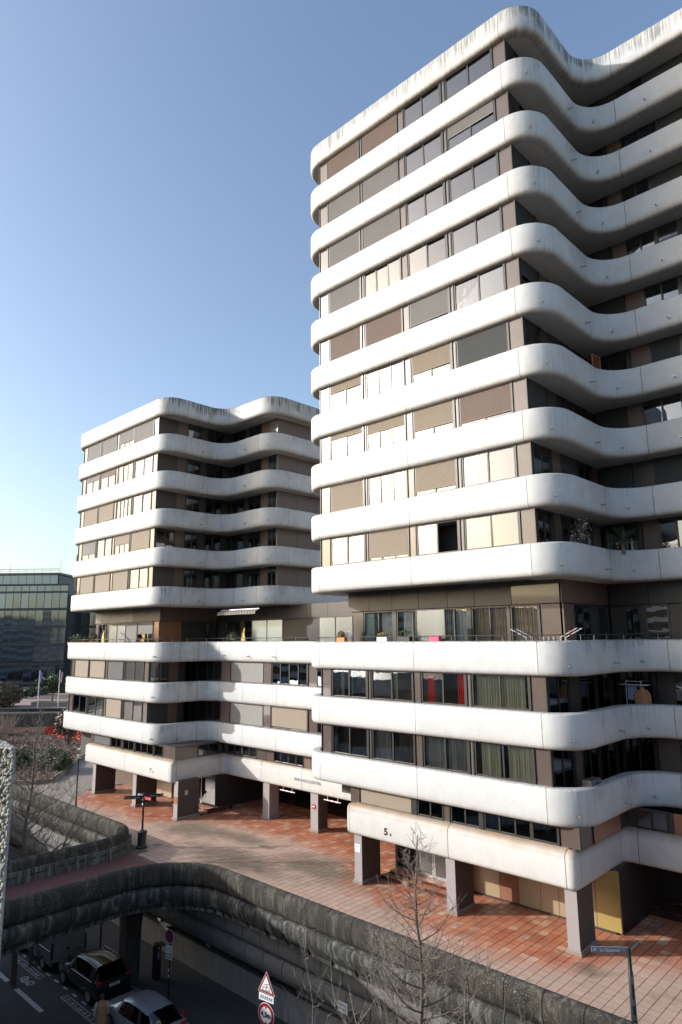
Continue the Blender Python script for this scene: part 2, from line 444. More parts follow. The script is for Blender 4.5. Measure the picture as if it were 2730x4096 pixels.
def cached(key, fn):
    if key not in CACHE: CACHE[key] = fn()
    return CACHE[key]
def text(body, size, loc, rot, mat, parent, extrude=0.003, bold=0.0, align='CENTER', name='lettering', sx=1.0):
    cu = bpy.data.curves.new(name, 'FONT'); cu.body = body; cu.size = size; cu.extrude = extrude; cu.offset = bold
    cu.align_x = align; cu.align_y = 'CENTER'; cu.materials.append(mat)
    tmp = bpy.data.objects.new('tmp', cu); me = bpy.data.meshes.new_from_object(tmp); bpy.data.objects.remove(tmp); bpy.data.curves.remove(cu)
    me.name = name
    o = bpy.data.objects.new(name, me); C.objects.link(o); o.parent = parent
    o.location = loc; o.rotation_euler = rot; o.scale = (sx, 1, 1)
    return o

# ------------------------------------------------------------------ sweep of a profile along a plan path
def turtle(x, y, hd, cmds, step=9):
    """returns points (x, y, nx, ny, len); outward = right of heading; 'R' turns: +90 left (convex), -90 right (concave)"""
    pts = []; L = 0.0
    dx, dy = math.cos(RAD(hd)), math.sin(RAD(hd))
    pts.append((x, y, dy, -dx, L))
    for c in cmds:
        if c[0] == 'L':
            x += dx * c[1]; y += dy * c[1]; L += c[1]
            pts.append((x, y, dy, -dx, L))
        else:
            r, a = c[1], c[2]; sg = 1 if a > 0 else -1
            cx, cy = x - dy * r * sg, y + dx * r * sg
            n = max(2, int(abs(a) / step)); h0 = math.atan2(dy, dx); L0 = L
            for i in range(1, n + 1):
                h = h0 + RAD(a) * i / n
                dx, dy = math.cos(h), math.sin(h)
                x, y = cx + dy * r * sg, cy - dx * r * sg
                L = L0 + abs(RAD(a)) * r * i / n
                pts.append((x, y, dy, -dx, L))
    return pts
def at_len(pts, l):
    for a, b in zip(pts, pts[1:]):
        if l <= b[4] + 1e-9 and b[4] > a[4]:
            k = (l - a[4]) / (b[4] - a[4])
            nx, ny = a[2] + (b[2] - a[2]) * k, a[3] + (b[3] - a[3]) * k
            q = math.hypot(nx, ny) or 1
            return (a[0] + (b[0] - a[0]) * k, a[1] + (b[1] - a[1]) * k, nx / q, ny / q, l)
    return pts[-1]
def piece(pts, l0, l1):
    out = [at_len(pts, l0)] + [p for p in pts if l0 + 1e-4 < p[4] < l1 - 1e-4] + [at_len(pts, l1)]
    return out
def sweep(pts, prof, z0):
    """prof: closed list of (inward offset, z)"""
    mb = MB(); n = len(prof)
    for (x, y, nx, ny, l) in pts:
        for (o, z) in prof: mb.v.append((x - nx * o, y - ny * o, z0 + z))
    for i in range(len(pts) - 1):
        for j in range(n):
            k = (j + 1) % n
            a, b = i * n + j, i * n + k
            uv = [(pts[i][4], prof[j][1]), (pts[i + 1][4], prof[j][1]), (pts[i + 1][4], prof[k][1]), (pts[i][4], prof[k][1])]
            mb.face((a, a + n, b + n, b), None, uv)
    mb.face(list(range(n)), None, [(pts[0][4], p[1]) for p in prof])
    mb.face([(len(pts) - 1) * n + j for j in range(n)][::-1], None, [(pts[-1][4], p[1]) for p in prof][::-1])
    return mb
def swept(name, pts, prof, z0, joints, gap, mat, parent, smooth=40):
    cuts = [pts[0][4]] + [j for j in joints if pts[0][4] < j < pts[-1][4]] + [pts[-1][4]]
    for a, b in zip(cuts, cuts[1:]):
        sweep(piece(pts, a + gap / 2, b - gap / 2), prof, z0).obj(name, mat, parent, smooth)
def fix_normals(me):
    bm = bmesh.new(); bm.from_mesh(me); bmesh.ops.recalc_face_normals(bm, faces=bm.faces); bm.to_mesh(me); bm.free()
H = 1.36
BAND = [(0.42, H), (0.10, H), (0.05, H - 0.015), (0.015, H - 0.045), (0, H - 0.09), (0, 0.22), (0.012, 0.14), (0.045, 0.07), (0.10, 0.025), (0.17, 0.004), (0.42, 0.0)]
LOW = [(0.40, 1.34), (0.34, 1.34), (0.20, 1.315), (0.09, 1.26), (0.025, 1.18), (0, 1.08), (0, 0.16), (0.012, 0.09), (0.045, 0.035), (0.11, 0.0), (0.40, 0.0)]
ZT = [40.04, 37.24, 34.44, 31.64, 28.84, 26.04, 23.24, 20.44, 17.64, 14.84, 10.98, 8.27, 5.56]      # parapet tops
ZB = [z - H for z in ZT]

# ------------------------------------------------------------------ windows and wall runs
def frame_mesh(w_, h, n):
    def f():
        mb = MB(); a = 0.072
        mb.box((0, 0, 0), (w_, 0.09, a)); mb.box((0, 0, h - a), (w_, 0.09, h))
        mb.box((0, 0, a), (a, 0.09, h - a)); mb.box((w_ - a, 0, a), (w_, 0.09, h - a))
        for i in range(1, n):
            x = w_ * i / n; mb.box((x - 0.038, 0.01, a), (x + 0.038, 0.08, h - a))
        return mb.mesh('window', M['frame'])
    return cached(('fr', round(w_, 2), round(h, 2), n), f)
def pane_mesh(w_, h):
    def f():
        mb = MB(); mb.box((-w_ / 2, 0, 0), (w_ / 2, 0.012, h)); return mb
    return cached(('pn', round(w_, 2), round(h, 2)), lambda: f())
def shutter_mesh(w_, h, mat):
    def f():
        mb = MB(); z = h; pitch = 0.055
        prof = []
        while z > 0.03:
            prof += [(0.0, z), (-0.006, z - pitch * .3), (-0.012, z - pitch * .8), (0.0, z - pitch * .98)]
            z -= pitch
        for (y, zz) in prof: mb.v += [(0, y, max(zz, 0)), (w_, y, max(zz, 0))]
        for i in range(len(prof) - 1): mb.face((2 * i, 2 * i + 2, 2 * i + 3, 2 * i + 1))
        mb.box((0, -0.02, -0.03), (w_, 0.012, 0.02))
        return mb.mesh('roller_shutter', mat)
    return cached(('sh', round(w_, 2), round(h, 2), mat.name), f)
def curtain_mesh(w_, h, mat, fold=0.11):
    def f():
        mb = MB(); n = max(4, int(w_ / 0.03)); rnd = random.Random(int(w_ * 100)); ph = 0
        for i in range(n + 1):
            x = w_ * i / n; ph += 2 * math.pi * (w_ / n) / fold * rnd.uniform(0.5, 1.5)
            y = 0.03 * math.sin(ph); mb.v += [(x, y, 0), (x, y, h)]
        for i in range(n): mb.face((2 * i, 2 * i + 2, 2 * i + 3, 2 * i + 1))
        return mb.mesh('curtain', mat, 60)
    return cached(('cu', round(w_, 2), round(h, 2), mat.name), f)
RW = random.Random(3)
def window(parent, org, rz, x, w_, z0, z1, n=2, shut=0.0, sc='grey', cur=None, glass='glass', opened=None, tilt=0.35):
    """a window in a wall run: org = run start (s, t), rz = run heading, x = distance along"""
    c, s_ = math.cos(rz), math.sin(rz)
    h = z1 - z0
    o = link('window', frame_mesh(w_, h, n), parent, (org[0] + c * x, org[1] + s_ * x, z0), rz)
    pw = w_ / n
    if shut < 0.99 or True:
        if shut < 0.97:
            for i in range(n):
                if opened == i: continue
                me = cached(('pm', round(pw, 2), round(h, 2), glass), lambda: pane_mesh(pw - 0.07, h - 0.1).mesh('pane', M[glass]))
                p = link('pane', me, o, (pw * (i + .5), 0.045 if i % 2 else 0.03, 0.05))
                p.rotation_euler = (RAD(RW.gauss(0, tilt)), 0, RAD(RW.gauss(0, tilt)))
    if shut > 0:
        sh = h * shut if shut < 0.97 else h - 0.07
        link('roller_shutter', shutter_mesh(w_ - 0.11, sh - 0.05, SHUT[sc]), o, (0.055, 0.005, h - sh), 0, 'stuff')
    if cur and shut < 0.97:
        for (a, b, col) in cur:
            link('curtain', curtain_mesh(w_ * (b - a), h - 0.08, CURT[col]), o, (w_ * a, 0.17, 0.03))
    return o
def panel(parent, org, rz, x, w_, z0, z1, mat='brown', y=0.02, name='wall_panel', th=0.06):
    def f():
        mb = MB(); mb.box((0.012, 0, 0.01), (w_ - 0.012, th, z1 - z0 - 0.01)); return mb.mesh(name, M[mat])
    c, s_ = math.cos(rz), math.sin(rz)
    me = cached(('pl', round(w_, 2), round(z1 - z0, 2), mat, name, th), f)
    return link(name, me, parent, (org[0] + c * x - s_ * y, org[1] + s_ * x + c * y, z0), rz)
def post(parent, org, rz, x, w_, z0, z1, mat='frame', y=-0.03):
    return panel(parent, org, rz, x, w_, z0, z1, mat, y, 'window_post', 0.12)
def run(parent, org, rz, z0, z1, items):
    x = 0.0
    for it in items:
        k, w_ = it[0], it[1]; kw = it[2] if len(it) > 2 else {}
        if k == 'w': window(parent, org, rz, x, w_, z0, z1, **kw)
        elif k == 'p': panel(parent, org, rz, x, w_, z0, z1, **kw)
        elif k == 'i': post(parent, org, rz, x, w_, z0, z1, **kw)
        x += w_

def W_(w_, **k): return ('w', w_, k)
def P_(w_, mat='brown'): return ('p', w_, dict(mat=mat))
def I_(w_): return ('i', w_)
def faceA(rows, k=1.0):
    """items of the street facade between rounded corners for one storey: four windows"""
    a, b, c, d = rows
    return [I_(.06 * k), P_(.62 * k), I_(.07 * k), W_(2.36 * k, **a), I_(.10 * k), P_(.10 * k, 'frame_light'), I_(.08 * k), W_(2.50 * k, **b), I_(.06 * k),
            P_(.34 * k), I_(.07 * k), W_(2.33 * k, **c), I_(.10 * k), P_(.12 * k, 'frame_light'), I_(.09 * k), W_(2.66 * k, **d), I_(.07 * k), P_(.62 * k), I_(.06 * k)]
G = lambda n=2, **k: dict(n=n, **k)
def SH(f, c='grey', n=2, **k): return dict(n=n, shut=f, sc=c, **k)
WC = lambda a, b, c='white': (a, b, c)

def deep_runs(root, kw, seed, z0, z1, cB, cC, LB, LC, sB, tC, inset=0.0):
    """glazed walls behind the balconies, in the shade of the wave: B heads inwards, C runs along the site"""
    rnd = random.Random(seed)
    def items(L):
        out = [P_(.10, 'dark_brown')]; x = .10
        kinds = ['w', 'p', 'w', 'w', 'p', 'w', 'w', 'p', 'w']
        i = rnd.randint(0, 1) * 3
        while x < L - .5:
            k = kinds[i % 9]; i += 1
            wd = min(rnd.choice([1.5, 1.7, 1.9]) if k == 'w' else rnd.choice([.7, .9]), L - x)
            if k == 'w':
                col = rnd.choice(['tan', 'olive', 'grey', 'white', 'dark', None, None])
                cur = [(0, rnd.uniform(.3, 1), col)] if col else None
                sh = rnd.choice([0, 0, 0, .3, 1.0]) if z0 > 15 else 0
                out.append(W_(wd - .12, n=2, cur=cur, shut=sh, sc='dark', tilt=.6)); out.append(I_(.12))
            else: out.append(P_(wd, rnd.choice(['brown_matt', 'brown_matt', 'dark_brown'])))
            x += wd
        return out
    run(root, (sB, cB), math.pi / 2, z0, z1, items(LB))
    run(root, (sB, tC), 0.0, z0, z1, items(LC))

def slab(parent, path, z0, z1, back, inset=0.30, name='floor_slab', mat='soffit', left=None, right=None):
    pts = [(x - nx * inset, y - ny * inset) for (x, y, nx, ny, l) in path]
    pts = pts + [(pts[-1][0], back), (pts[0][0], back)]
    n = len(pts); mb = MB()
    mb.v = [(x, y, z0) for x, y in pts] + [(x, y, z1) for x, y in pts]
    mb.face(list(range(n))[::-1]); mb.face(list(range(n, 2 * n)))
    for i in range(n): j = (i + 1) % n; mb.face((i, j, j + n, i + n))
    return mb.obj(name, M[mat], parent)

def spouts(parent, path, z, ls):
    for l in ls:
        x, y, nx, ny, _ = at_len(path, l)
        def f():
            mb = MB(); mb.tube([(0, .05, 0), (0, -.24, -.02)], .032, 8); mb.lathe([(.055, -0.012), (.055, 0.0)], 8, axis='y'); return mb.mesh('drain_spout', M['metal'], 40)
        link('drain_spout', cached('spout', f), parent, (x, y, z + RW.uniform(-.03, .03)), math.atan2(ny, nx) + math.pi / 2)

def railing(parent, path, z, h=0.22, inset=0.24, l0=0, l1=None, mat='frame'):
    pts = piece(path, l0, l1 or path[-1][4])
    mb = MB(); mb.tube([(x - nx * inset, y - ny * inset, z + h) for x, y, nx, ny, l in pts], .022, 6)
    mb.obj('handrail', M[mat], parent, 40)
    L = pts[0][4] + .3
    me = cached('rpost', lambda: (lambda b: (b.tube([(0, 0, -.02), (0, 0, .2)], .013, 6), b.mesh('rail_post', M['metal'], 40))[1])(MB()))
    while L < pts[-1][4]:
        x, y, nx, ny, _ = at_len(path, L); link('rail_post', me, parent, (x - nx * inset, y - ny * inset, z)); L += 1.25

# =================================================================== GROUND
mb = MB(); mb.box((-900, -900, -6.2), (900, 900, -5.6)); street = struct('street', mb, M['asphalt'], site=False)
mb = MB(); mb.box((-60, -5.3, -5.596), (45, -2.1, -5.47)); kerb_walk = struct('sidewalk', mb, M['pavement'])
mb = MB(); mb.box((-60, -5.46, -5.594), (45, -5.31, -5.455)); mb.obj('kerb', M['garage_wall'], kerb_walk)

# street markings
def marking(name, s0, s1, t0, t1, z=-5.594, mat='paint_line', parent=None):
    mb = MB(); mb.poly([(s0, t0, z), (s1, t0, z), (s1, t1, z), (s0, t1, z)]); return mb
marks = MB()
lane = []
for a, b in ((-36.5, -33.6), (-31.8, -28.8), (-27.7, -25.1), (-24.0, -21.0), (-18.7, -16.0)):
    o = struct('lane_dash', marking('', a, b, -9.34, -9.12), M['paint_line'], parent=street)
for a, b in ((-27.5, -24.2), (-21.6, -18.3), (-15.6, -12.4)):
    mb = MB()
    for (x0, x1, y0, y1) in ((a, b, -8.12, -8.08), (a, b, -7.80, -7.76), (a, a + .05, -8.08, -7.80), (b - .05, b, -8.08, -7.80)):
        mb.poly([(x0, y0, -5.594), (x1, y0, -5.594), (x1, y1, -5.594), (x0, y1, -5.594)])
    x = a + .2; rr = random.Random(int(a))
    while x < b - .3:
        wd = rr.uniform(.06, .16); mb.poly([(x, -8.03, -5.594), (x + wd, -8.03, -5.594), (x + wd - .03, -7.86, -5.594), (x + .02, -7.86, -5.594)]); x += wd + rr.uniform(.08, .16)
    struct('parking_marking', mb, M['paint_line'], parent=street)
x = -28.5
while x < -14:
    struct('bay_line_dash', marking('', x, x + .42, -7.62, -7.50), M['paint_line'], parent=street); x += 1.0
mb = MB()
for cx, cy in ((-24.75, -8.55), (-24.05, -8.55)):
    mb2 = [(cx + .22 * math.cos(q * .5236), cy + .22 * math.sin(q * .5236), -5.594) for q in range(12)]
    inn = [(cx + .13 * math.cos(q * .5236), cy + .13 * math.sin(q * .5236), -5.594) for q in range(12)]
    for q in range(12): mb.poly([mb2[q], mb2[(q + 1) % 12], inn[(q + 1) % 12], inn[q]])
for a, b in (((-24.75, -8.55), (-24.5, -8.8)), ((-24.5, -8.8), (-24.05, -8.55)), ((-24.5, -8.8), (-24.35, -8.5)), ((-24.35, -8.5), (-24.75, -8.55))):
    d = Vector((b[0] - a[0], b[1] - a[1])).normalized(); nn = Vector((-d.y, d.x)) * .03
    mb.poly([(a[0] - nn.x, a[1] - nn.y, -5.593), (b[0] - nn.x, b[1] - nn.y, -5.593), (b[0] + nn.x, b[1] + nn.y, -5.593), (a[0] + nn.x, a[1] + nn.y, -5.593)])
struct('bicycle_symbol', mb, M['paint_line'], parent=street)

# raised pedestrian deck with the footbridge leaving it
NP = turtle(-16.55, -24.0, 90, [('L', 15.8), ('R', 3.2, -90), ('L', 30)], step=10)          # near edge (street side)
FP = turtle(-75, -4.35, 0, [('L', 50.9), ('R', 2.0, -90), ('L', 17.6)], step=10)             # far edge
inset = 0.35
n_in = [(x - nx * inset, y - ny * inset) for x, y, nx, ny, l in NP]
f_in = [(x - nx * inset, y - ny * inset) for x, y, nx, ny, l in FP]
poly = f_in + n_in + [(n_in[-1][0], 250), (-300, 250), (-300, f_in[0][1])]
mb = MB(); k = len(poly)
mb.v = [(x, y, -0.006) for x, y in poly] + [(x, y, -0.95) for x, y in poly]
mb.face(list(range(k))); mb.face(list(range(k, 2 * k))[::-1])
for i in range(k): j = (i + 1) % k; mb.face((j, i, i + k, j + k))
deck = struct('deck', mb, M['tile_joint'])
# walkway surface (red asphalt)
wp = [p for p in f_in if p[1] < -4.35 and p[0] > -23.5] + [p for p in n_in if p[1] < -4.9]
mb = MB(); mb.poly([(x, y, 0.004) for x, y in wp]); struct('walkway', mb, M['red_asphalt'])
# smooth paving in front of the bed on the left
mb = MB(); mb.poly([(x, y, 0.008) for x, y in [(-75, -3.9), (-30, -3.9), (-31.5, -2.6), (-36, -1.2), (-38.2, 1.0), (-38.5, 12), (-75, 30)]]); struct('path', mb, M['path'])


# tiles: the 300 that show largest one by one, the rest joined
TP = 0.36
rt = random.Random(11)
def in_deck(s, t):
    if t < -4.55: return False
    if s < -13.2 and t < -4.55 + 0.0: return False
    if s < -13.4:
        # rounded inner corners towards the footbridge
        if s > -16.2 and (s + 13.35) ** 2 + (t + 7.9) ** 2 < 3.5 ** 2 and t < -4.9: return False
    if s < -21.5 and t < -3.9: return False
    return True
def on_plan(s, t):                                   # under buildings where nothing shows
    if s > -9.2 and s < 1.0 and t > 2.8: return False
    if t > 5.5 and not (-27 < s < -11): return False
    return True
tiles = []
i0 = int(-38 / TP)
for i in range(i0, int(12 / TP)):
    for j in range(-13, 22):
        s, t = i * TP - .12, j * TP + .19
        if not in_deck(s, t) or not on_plan(s, t): continue
        if s < -33 and t < -1.5 - (s + 33) * .6: pass
        x, y = W(s, t).x, W(s, t).y
        u = x / y
        if abs(u) > .62: vis = 99
        else: vis = 0
        hidden = 0
        if t < -4.0: hidden = 6
        tiles.append((math.hypot(x, y) + vis + hidden, s, t))
tiles.sort()
def tile_shape():
    mb = MB(); a = TP - .026
    mb.box((0, 0, -.028), (a, a, 0)); return mb.mesh('tile', M['tile'])
tm = tile_shape()
for d_, s, t in tiles[:300]:
    link('tile', tm, deck, (s, t, rt.uniform(-.001, .001)))
mb = MB(); mb.tint = []
a = TP - .026
for d_, s, t in tiles[300:]:
    z = rt.uniform(-.001, .001); mb.box((s, t, -.028), (s + a, t + a, z)); mb.tint += [rt.random()] * 6
o = mb.obj('paving_tiles', M['tile'], deck); o['kind'] = 'stuff'

# =================================================================== BUILDING 5 (right)
b5 = thing_st('apartment_tower', 'tall white apartment tower on the right with wavy balcony bands numbered 5A', 'building', 0, 0)
T5 = turtle(-13.54, 14, -90, [('L', 12.55), ('R', 1.45, 90), ('L', 12.09), ('R', 1.45, 90), ('L', 2.9), ('R', 1.45, -90), ('L', 6.4), ('R', 1.45, 90), ('L', 7)])
arc = 1.45 * math.pi / 2
l_JL = 12.55 + arc; l_JR = l_JL + 12.09
J5 = [6.0, l_JL, l_JL + 6.03, l_JR, l_JR + arc + 2.85, l_JR + 2 * arc + 2.9 + .05, l_JR + 2 * arc + 2.9 + 6.4, l_JR + 3 * arc + 9.3]
for i in range(13):
    mat = 'roof_band' if i == 0 else 'band_mossy' if i == 10 else 'band_clean' if 5 <= i <= 9 else 'band'
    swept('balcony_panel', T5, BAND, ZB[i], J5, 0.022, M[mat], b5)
    if i != 10: slab(b5, T5, ZB[i] + .03, ZB[i] + (.30 if i else 1.0), 15, .36, 'roof_slab' if i == 0 else 'floor_slab', 'soffit')
    if i > 0: spouts(b5, T5, ZB[i] + .42, [10.0, l_JR + arc * .5, l_JR + arc + 2.3, l_JR + arc + 2.9 + arc * .55, l_JR + 2 * arc + 2.9 + 1.45, l_JR + 2 * arc + 2.9 + 4.3])
cur_w = [(0, .3, 'white'), (.72, .86, 'white')]
rows5 = [
 (SH(1, 'brown'), SH(1, 'brown'), G(), G()),
 (SH(1), SH(1), G(cur=[(0, .5, 'white')]), SH(.45)),
 (SH(1), SH(1), G(), G()),
 (SH(1), G(3, cur=[(.4, 1, 'white')]), G(cur=[(.82, 1, 'white')]), G(cur=[(.06, .25, 'white'), (.5, 1, 'tan')])),
 (SH(1, 'brown'), SH(1, 'brown'), SH(.86), G(cur=[(0, 1, 'grey')])),
 (SH(.32, 'tan'), G(3), SH(.66, 'tan'), SH(1, 'dark')),
 (SH(.2, 'tan'), SH(.36, 'tan', 3), SH(.72, 'tan'), SH(.86, 'brown')),
 (SH(1, 'tan'), G(3, cur=[(0, .35, 'tan'), (.5, .6, 'white')]), SH(.82, 'tan'), G(cur=[(.3, .36, 'white')])),
 (G(cur=[(0, 1, 'tan')]), SH(.88, 'tan', 3), G(cur=[(0, .5, 'tan')], opened=1), G(cur=[(0, 1, 'white')])),
]
A0 = (-12.22, .25)
for i, r in enumerate(rows5):
    z0, z1 = ZT[i + 1], ZB[i] + .03
    run(b5, A0, 0, z0, z1, faceA(r))
    deep_runs(b5, {}, 50 + i, ZB[i + 1] + .31, z1, .33, 7.0, 6.6, 9.5, .15, 7.0)
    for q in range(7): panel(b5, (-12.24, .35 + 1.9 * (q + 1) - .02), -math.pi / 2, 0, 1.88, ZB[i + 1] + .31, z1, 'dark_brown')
low5 = [(G(cur=[(.2, .3, 'white'), (.5, .56, 'white')], glass='glass_clear'), G(cur=[(.5, .6, 'olive')], glass='glass_clear'), G(cur=[(.1, .26, 'red'), (.78, 1, 'red')], glass='glass_clear'), G(cur=[(.05, .9, 'olive')], glass='glass_clear')),
        (G(cur=[(0, .5, 'dark'), (.92, .98, 'red')], glass='glass_clear'), G(cur=[(.05, .4, 'grey'), (.6, .95, 'dark')], glass='glass_clear'), G(cur=[(0, .45, 'grey'), (.52, 1, 'grey')], glass='glass_clear'), G(cur=[(.08, .42, 'olive'), (.55, 1, 'olive')], glass='glass_clear'))]
for k, r in enumerate(low5):
    i = 10 + k
    z0, z1 = ZT[i + 1], ZB[i] + .03
    run(b5, A0, 0, z0, z1, faceA(r))
    deep_runs(b5, {}, 80 + i, ZB[i + 1] + .31, z1, .33, 7.0, 6.6, 9.5, .15, 7.0)
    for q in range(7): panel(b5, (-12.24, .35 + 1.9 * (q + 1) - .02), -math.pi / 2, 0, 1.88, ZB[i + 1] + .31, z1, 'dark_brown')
# terrace storey, set back
def terrace5():
    z0, zm, z1 = 10.0, 12.5, 13.52
    k = dict(glass='glass_clear', tilt=.5)
    it = [P_(.95), I_(.08), W_(2.0, n=2, cur=[(0, .3, 'white'), (.55, 1, 'white')], **k), I_(.22), W_(2.0, n=2, cur=[(.15, .6, 'white')], **k), I_(.10), P_(.5, 'dark_brown'), I_(.08),
          W_(1.55, n=2, cur=[(0, .5, 'grey'), (.5, .95, 'white')], **k), I_(.2), W_(1.9, n=2, cur=[(0, 1, 'tan')], **k), I_(.1), W_(1.35, n=1, cur=[(0, 1, 'tan')], **k), I_(.08), P_(.9)]
    run(b5, (-12.0, 2.2), 0, z0, zm, it)
    run(b5, (.15, 2.25), math.pi / 2, z0, zm, [P_(1.0, 'brown_matt'), W_(1.7, n=2, cur=[(0, 1, 'tan')]), P_(.7, 'dark_brown'), W_(1.2, n=1)])
    run(b5, (.15, 7.0), 0, z0, zm, [P_(.6, 'dark_brown'), W_(2.0, n=2, cur=[(.1, .9, 'olive')]), P_(.5, 'dark_brown'), W_(2.2, n=2, cur=[(.1, .5, 'grey')]), P_(1, 'dark_brown'), W_(2.2, n=2)])
    x = 0
    for w_ in (1.5, 1.55, 1.7, 1.7, 1.5, 1.9, 2.25):
        panel(b5, (-12.05, 2.15), 0, x, w_, zm + .02, z1, 'dark_brown' if x < 8 else 'brown', 0); x += w_
    for q in range(3): panel(b5, (.12, 2.2), math.pi / 2, q * 1.6, 1.6, zm + .02, z1, 'brown_matt', 0)
    for q in range(5): panel(b5, (.15, 6.97), 0, q * 1.8, 1.8, zm + .02, z1, 'dark_brown', 0)
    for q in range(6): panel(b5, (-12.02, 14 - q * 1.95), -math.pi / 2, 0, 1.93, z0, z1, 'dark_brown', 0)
terrace5()
slab(b5, T5, 9.70, 10.0, 15, .36, 'terrace_slab', 'garage_wall')
railing(b5, T5, ZT[10], l0=10)
# street strip under the last wavy band
run(b5, (-10.38, .35), 0, 3.48, ZB[12] + .05, [P_(.60), I_(.04), W_(3.1, n=1, shut=1, sc='tan'), I_(.28), W_(1.4, n=2, cur=[(.1, .9, 'dark')]), P_(.3), I_(.05), W_(1.45, n=2), I_(.18), W_(2.1, n=3), W_(1.1, n=1), I_(.05), P_(.78)])
run(b5, (1.08, .40), math.pi / 2, 3.48, ZB[12] + .05, [P_(1.0, 'brown'), I_(.06), P_(2.6, 'rust_panel'), P_(.6, 'dark_brown')])
run(b5, (1.08, 4.72), 0, 3.48, ZB[12] + .05, [P_(.3, 'dark_brown'), W_(1.3, n=2), P_(.2, 'dark_brown'), P_(2.2, 'rust_panel'), W_(2, n=2)])
L5 = turtle(-10.4, 6.0, -90, [('L', 5.75), ('R', .25, 90), ('L', 10.85), ('R', .28, 90), ('L', 3.9), ('R', .30, -90), ('L', 9.5)], step=15)
lj = 5.75 + .25 * math.pi / 2
swept('street_panel', L5, LOW, 2.15, [lj, lj + 5.6, lj + 10.85 - .12, lj + 10.85 + .28 * math.pi / 2 + .1, lj + 10.85 + .44 + 3.85, lj + 10.85 + .44 + 4.6, lj + 19], .03, M['band_low'], b5, 50)
slab(b5, L5, 2.2, 3.4, 15, .34, 'floor_slab', 'soffit')
mb = MB(); mb.box((-12.4, 5.0, 2.3), (-10.2, 15, ZB[12] + .1)); mb.obj('wall', M['dark_brown'], b5)
# cores and back walls
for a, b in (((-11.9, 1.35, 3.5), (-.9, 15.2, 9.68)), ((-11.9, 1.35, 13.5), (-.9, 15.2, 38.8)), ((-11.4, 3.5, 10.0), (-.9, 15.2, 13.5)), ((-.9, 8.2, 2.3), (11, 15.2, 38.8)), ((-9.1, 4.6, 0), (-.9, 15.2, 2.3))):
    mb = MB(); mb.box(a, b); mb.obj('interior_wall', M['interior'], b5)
# the shops behind the arcade
x = -5.3
for w_, m_ in ((1.35, 'tan_panel'), (.92, 'rust_panel'), (1.0, 'tan_panel'), (.8, 'tan_panel'), (1.55, 'tan_panel'), (.95, 'yellow_panel')):
    mb = MB(); mb.box((x + .01, 2.87, .06), (x + w_ - .01, 2.99, 2.2)); mb.obj('wall_panel', M[m_], b5); x += w_
mb = MB(); mb.box((-5.3, 2.9, 0), (1.0, 3.05, 2.2)); mb.box((.95, 3.0, 0), (1.07, 8.2, 2.2)); mb.box((-5.4, 2.8, 0), (1.08, 2.95, .06)); mb.obj('wall', M['dark_brown'], b5)
mb = MB(); mb.box((1.0, 8.0, 0), (12, 8.15, 2.2)); mb.obj('wall', M['dark_brown'], b5)
# columns
def column(s, t, w_, d, parent, side='pillar_side'):
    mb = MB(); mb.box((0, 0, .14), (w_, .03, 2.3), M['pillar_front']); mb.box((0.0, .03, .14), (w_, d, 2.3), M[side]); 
    mb.box((-.07, -.07, 0), (w_ + .07, d + .07, .10), M['pillar_front'] if side == 'pillar_front' else M['stone_kerb']); mb.box((-.035, -.035, .10), (w_ + .035, d + .035, .15), M['pillar_front'])
    return mb.obj('column', None, parent, None, (s, t, 0))
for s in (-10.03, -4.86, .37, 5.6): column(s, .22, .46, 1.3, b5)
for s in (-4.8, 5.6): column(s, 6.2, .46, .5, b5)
# entrance: steps and glazed lobby
for k, (s0, t0, z0, z1) in enumerate(((-9.45, 1.45, 0, .15), (-9.2, 1.80, .15, .30))):
    mb = MB(); mb.box((s0, t0, z0), (-5.75, 4.6, z1)); st_ = mb.obj('step', M['tile_joint'], b5)
    i = 0
    x = s0
    while x < -5.8:
        mb = MB(); mb.box((x + .005, t0 - .01, z1), (min(x + .355, -5.75), t0 + .36, z1 + .02)); mb.obj('tile', M['tile'], st_); x += .36
mb = MB(); mb.box((-9.2, 2.16, .30), (-5.8, 4.6, .33)); mb.obj('step', M['tile'], b5)
def lobby():
    t = 2.22
    mb = MB()
    for x0, x1 in ((-9.22, -9.12), (-8.02, -7.92), (-5.98, -5.85)): mb.box((x0, t, .33), (x1, t + .08, 2.16))
    mb.box((-9.12, t, .33), (-8.02, t + .08, .41)); mb.box((-9.12, t, 2.08), (-5.98, t + .08, 2.16))
    f = mb.obj('shopfront_frame', M['frame_light'], b5)
    mb = MB(); mb.box((-9.12, t + .03, .41), (-8.02, t + .045, 2.08)); mb.obj('pane', M['glass_clear'], f)
    for x0 in (-7.92, -6.95):
        mb = MB(); a = .09; x1 = x0 + .95
        mb.box((x0, t, .34), (x1, t + .06, .46)); mb.box((x0, t, 1.98), (x1, t + .06, 2.08)); mb.box((x0, t, .46), (x0 + a, t + .06, 1.98)); mb.box((x1 - a, t, .46), (x1, t + .06, 1.98))
        d = mb.obj('entrance_door', M['metal'], b5)
        mb = MB(); mb.box((x0 + a, t + .02, .46), (x1 - a, t + .035, 1.98)); mb.obj('pane', M['glass_clear'], d)
        mb = MB(); mb.tube([(x1 - .13, t - .05, .9), (x1 - .13, t - .05, 1.4)], .015, 6); mb.obj('door_handle', M['metal'], d)
    mb = MB(); mb.box((-9.2, 2.3, .33), (-9.14, 4.6, 2.2)); mb.obj('wall', M['tan_panel'], b5)
    mb = MB(); mb.box((-5.9, 2.3, .0), (-5.3, 2.9, 2.2)); mb.obj('wall', M['brown'], b5)
lobby()
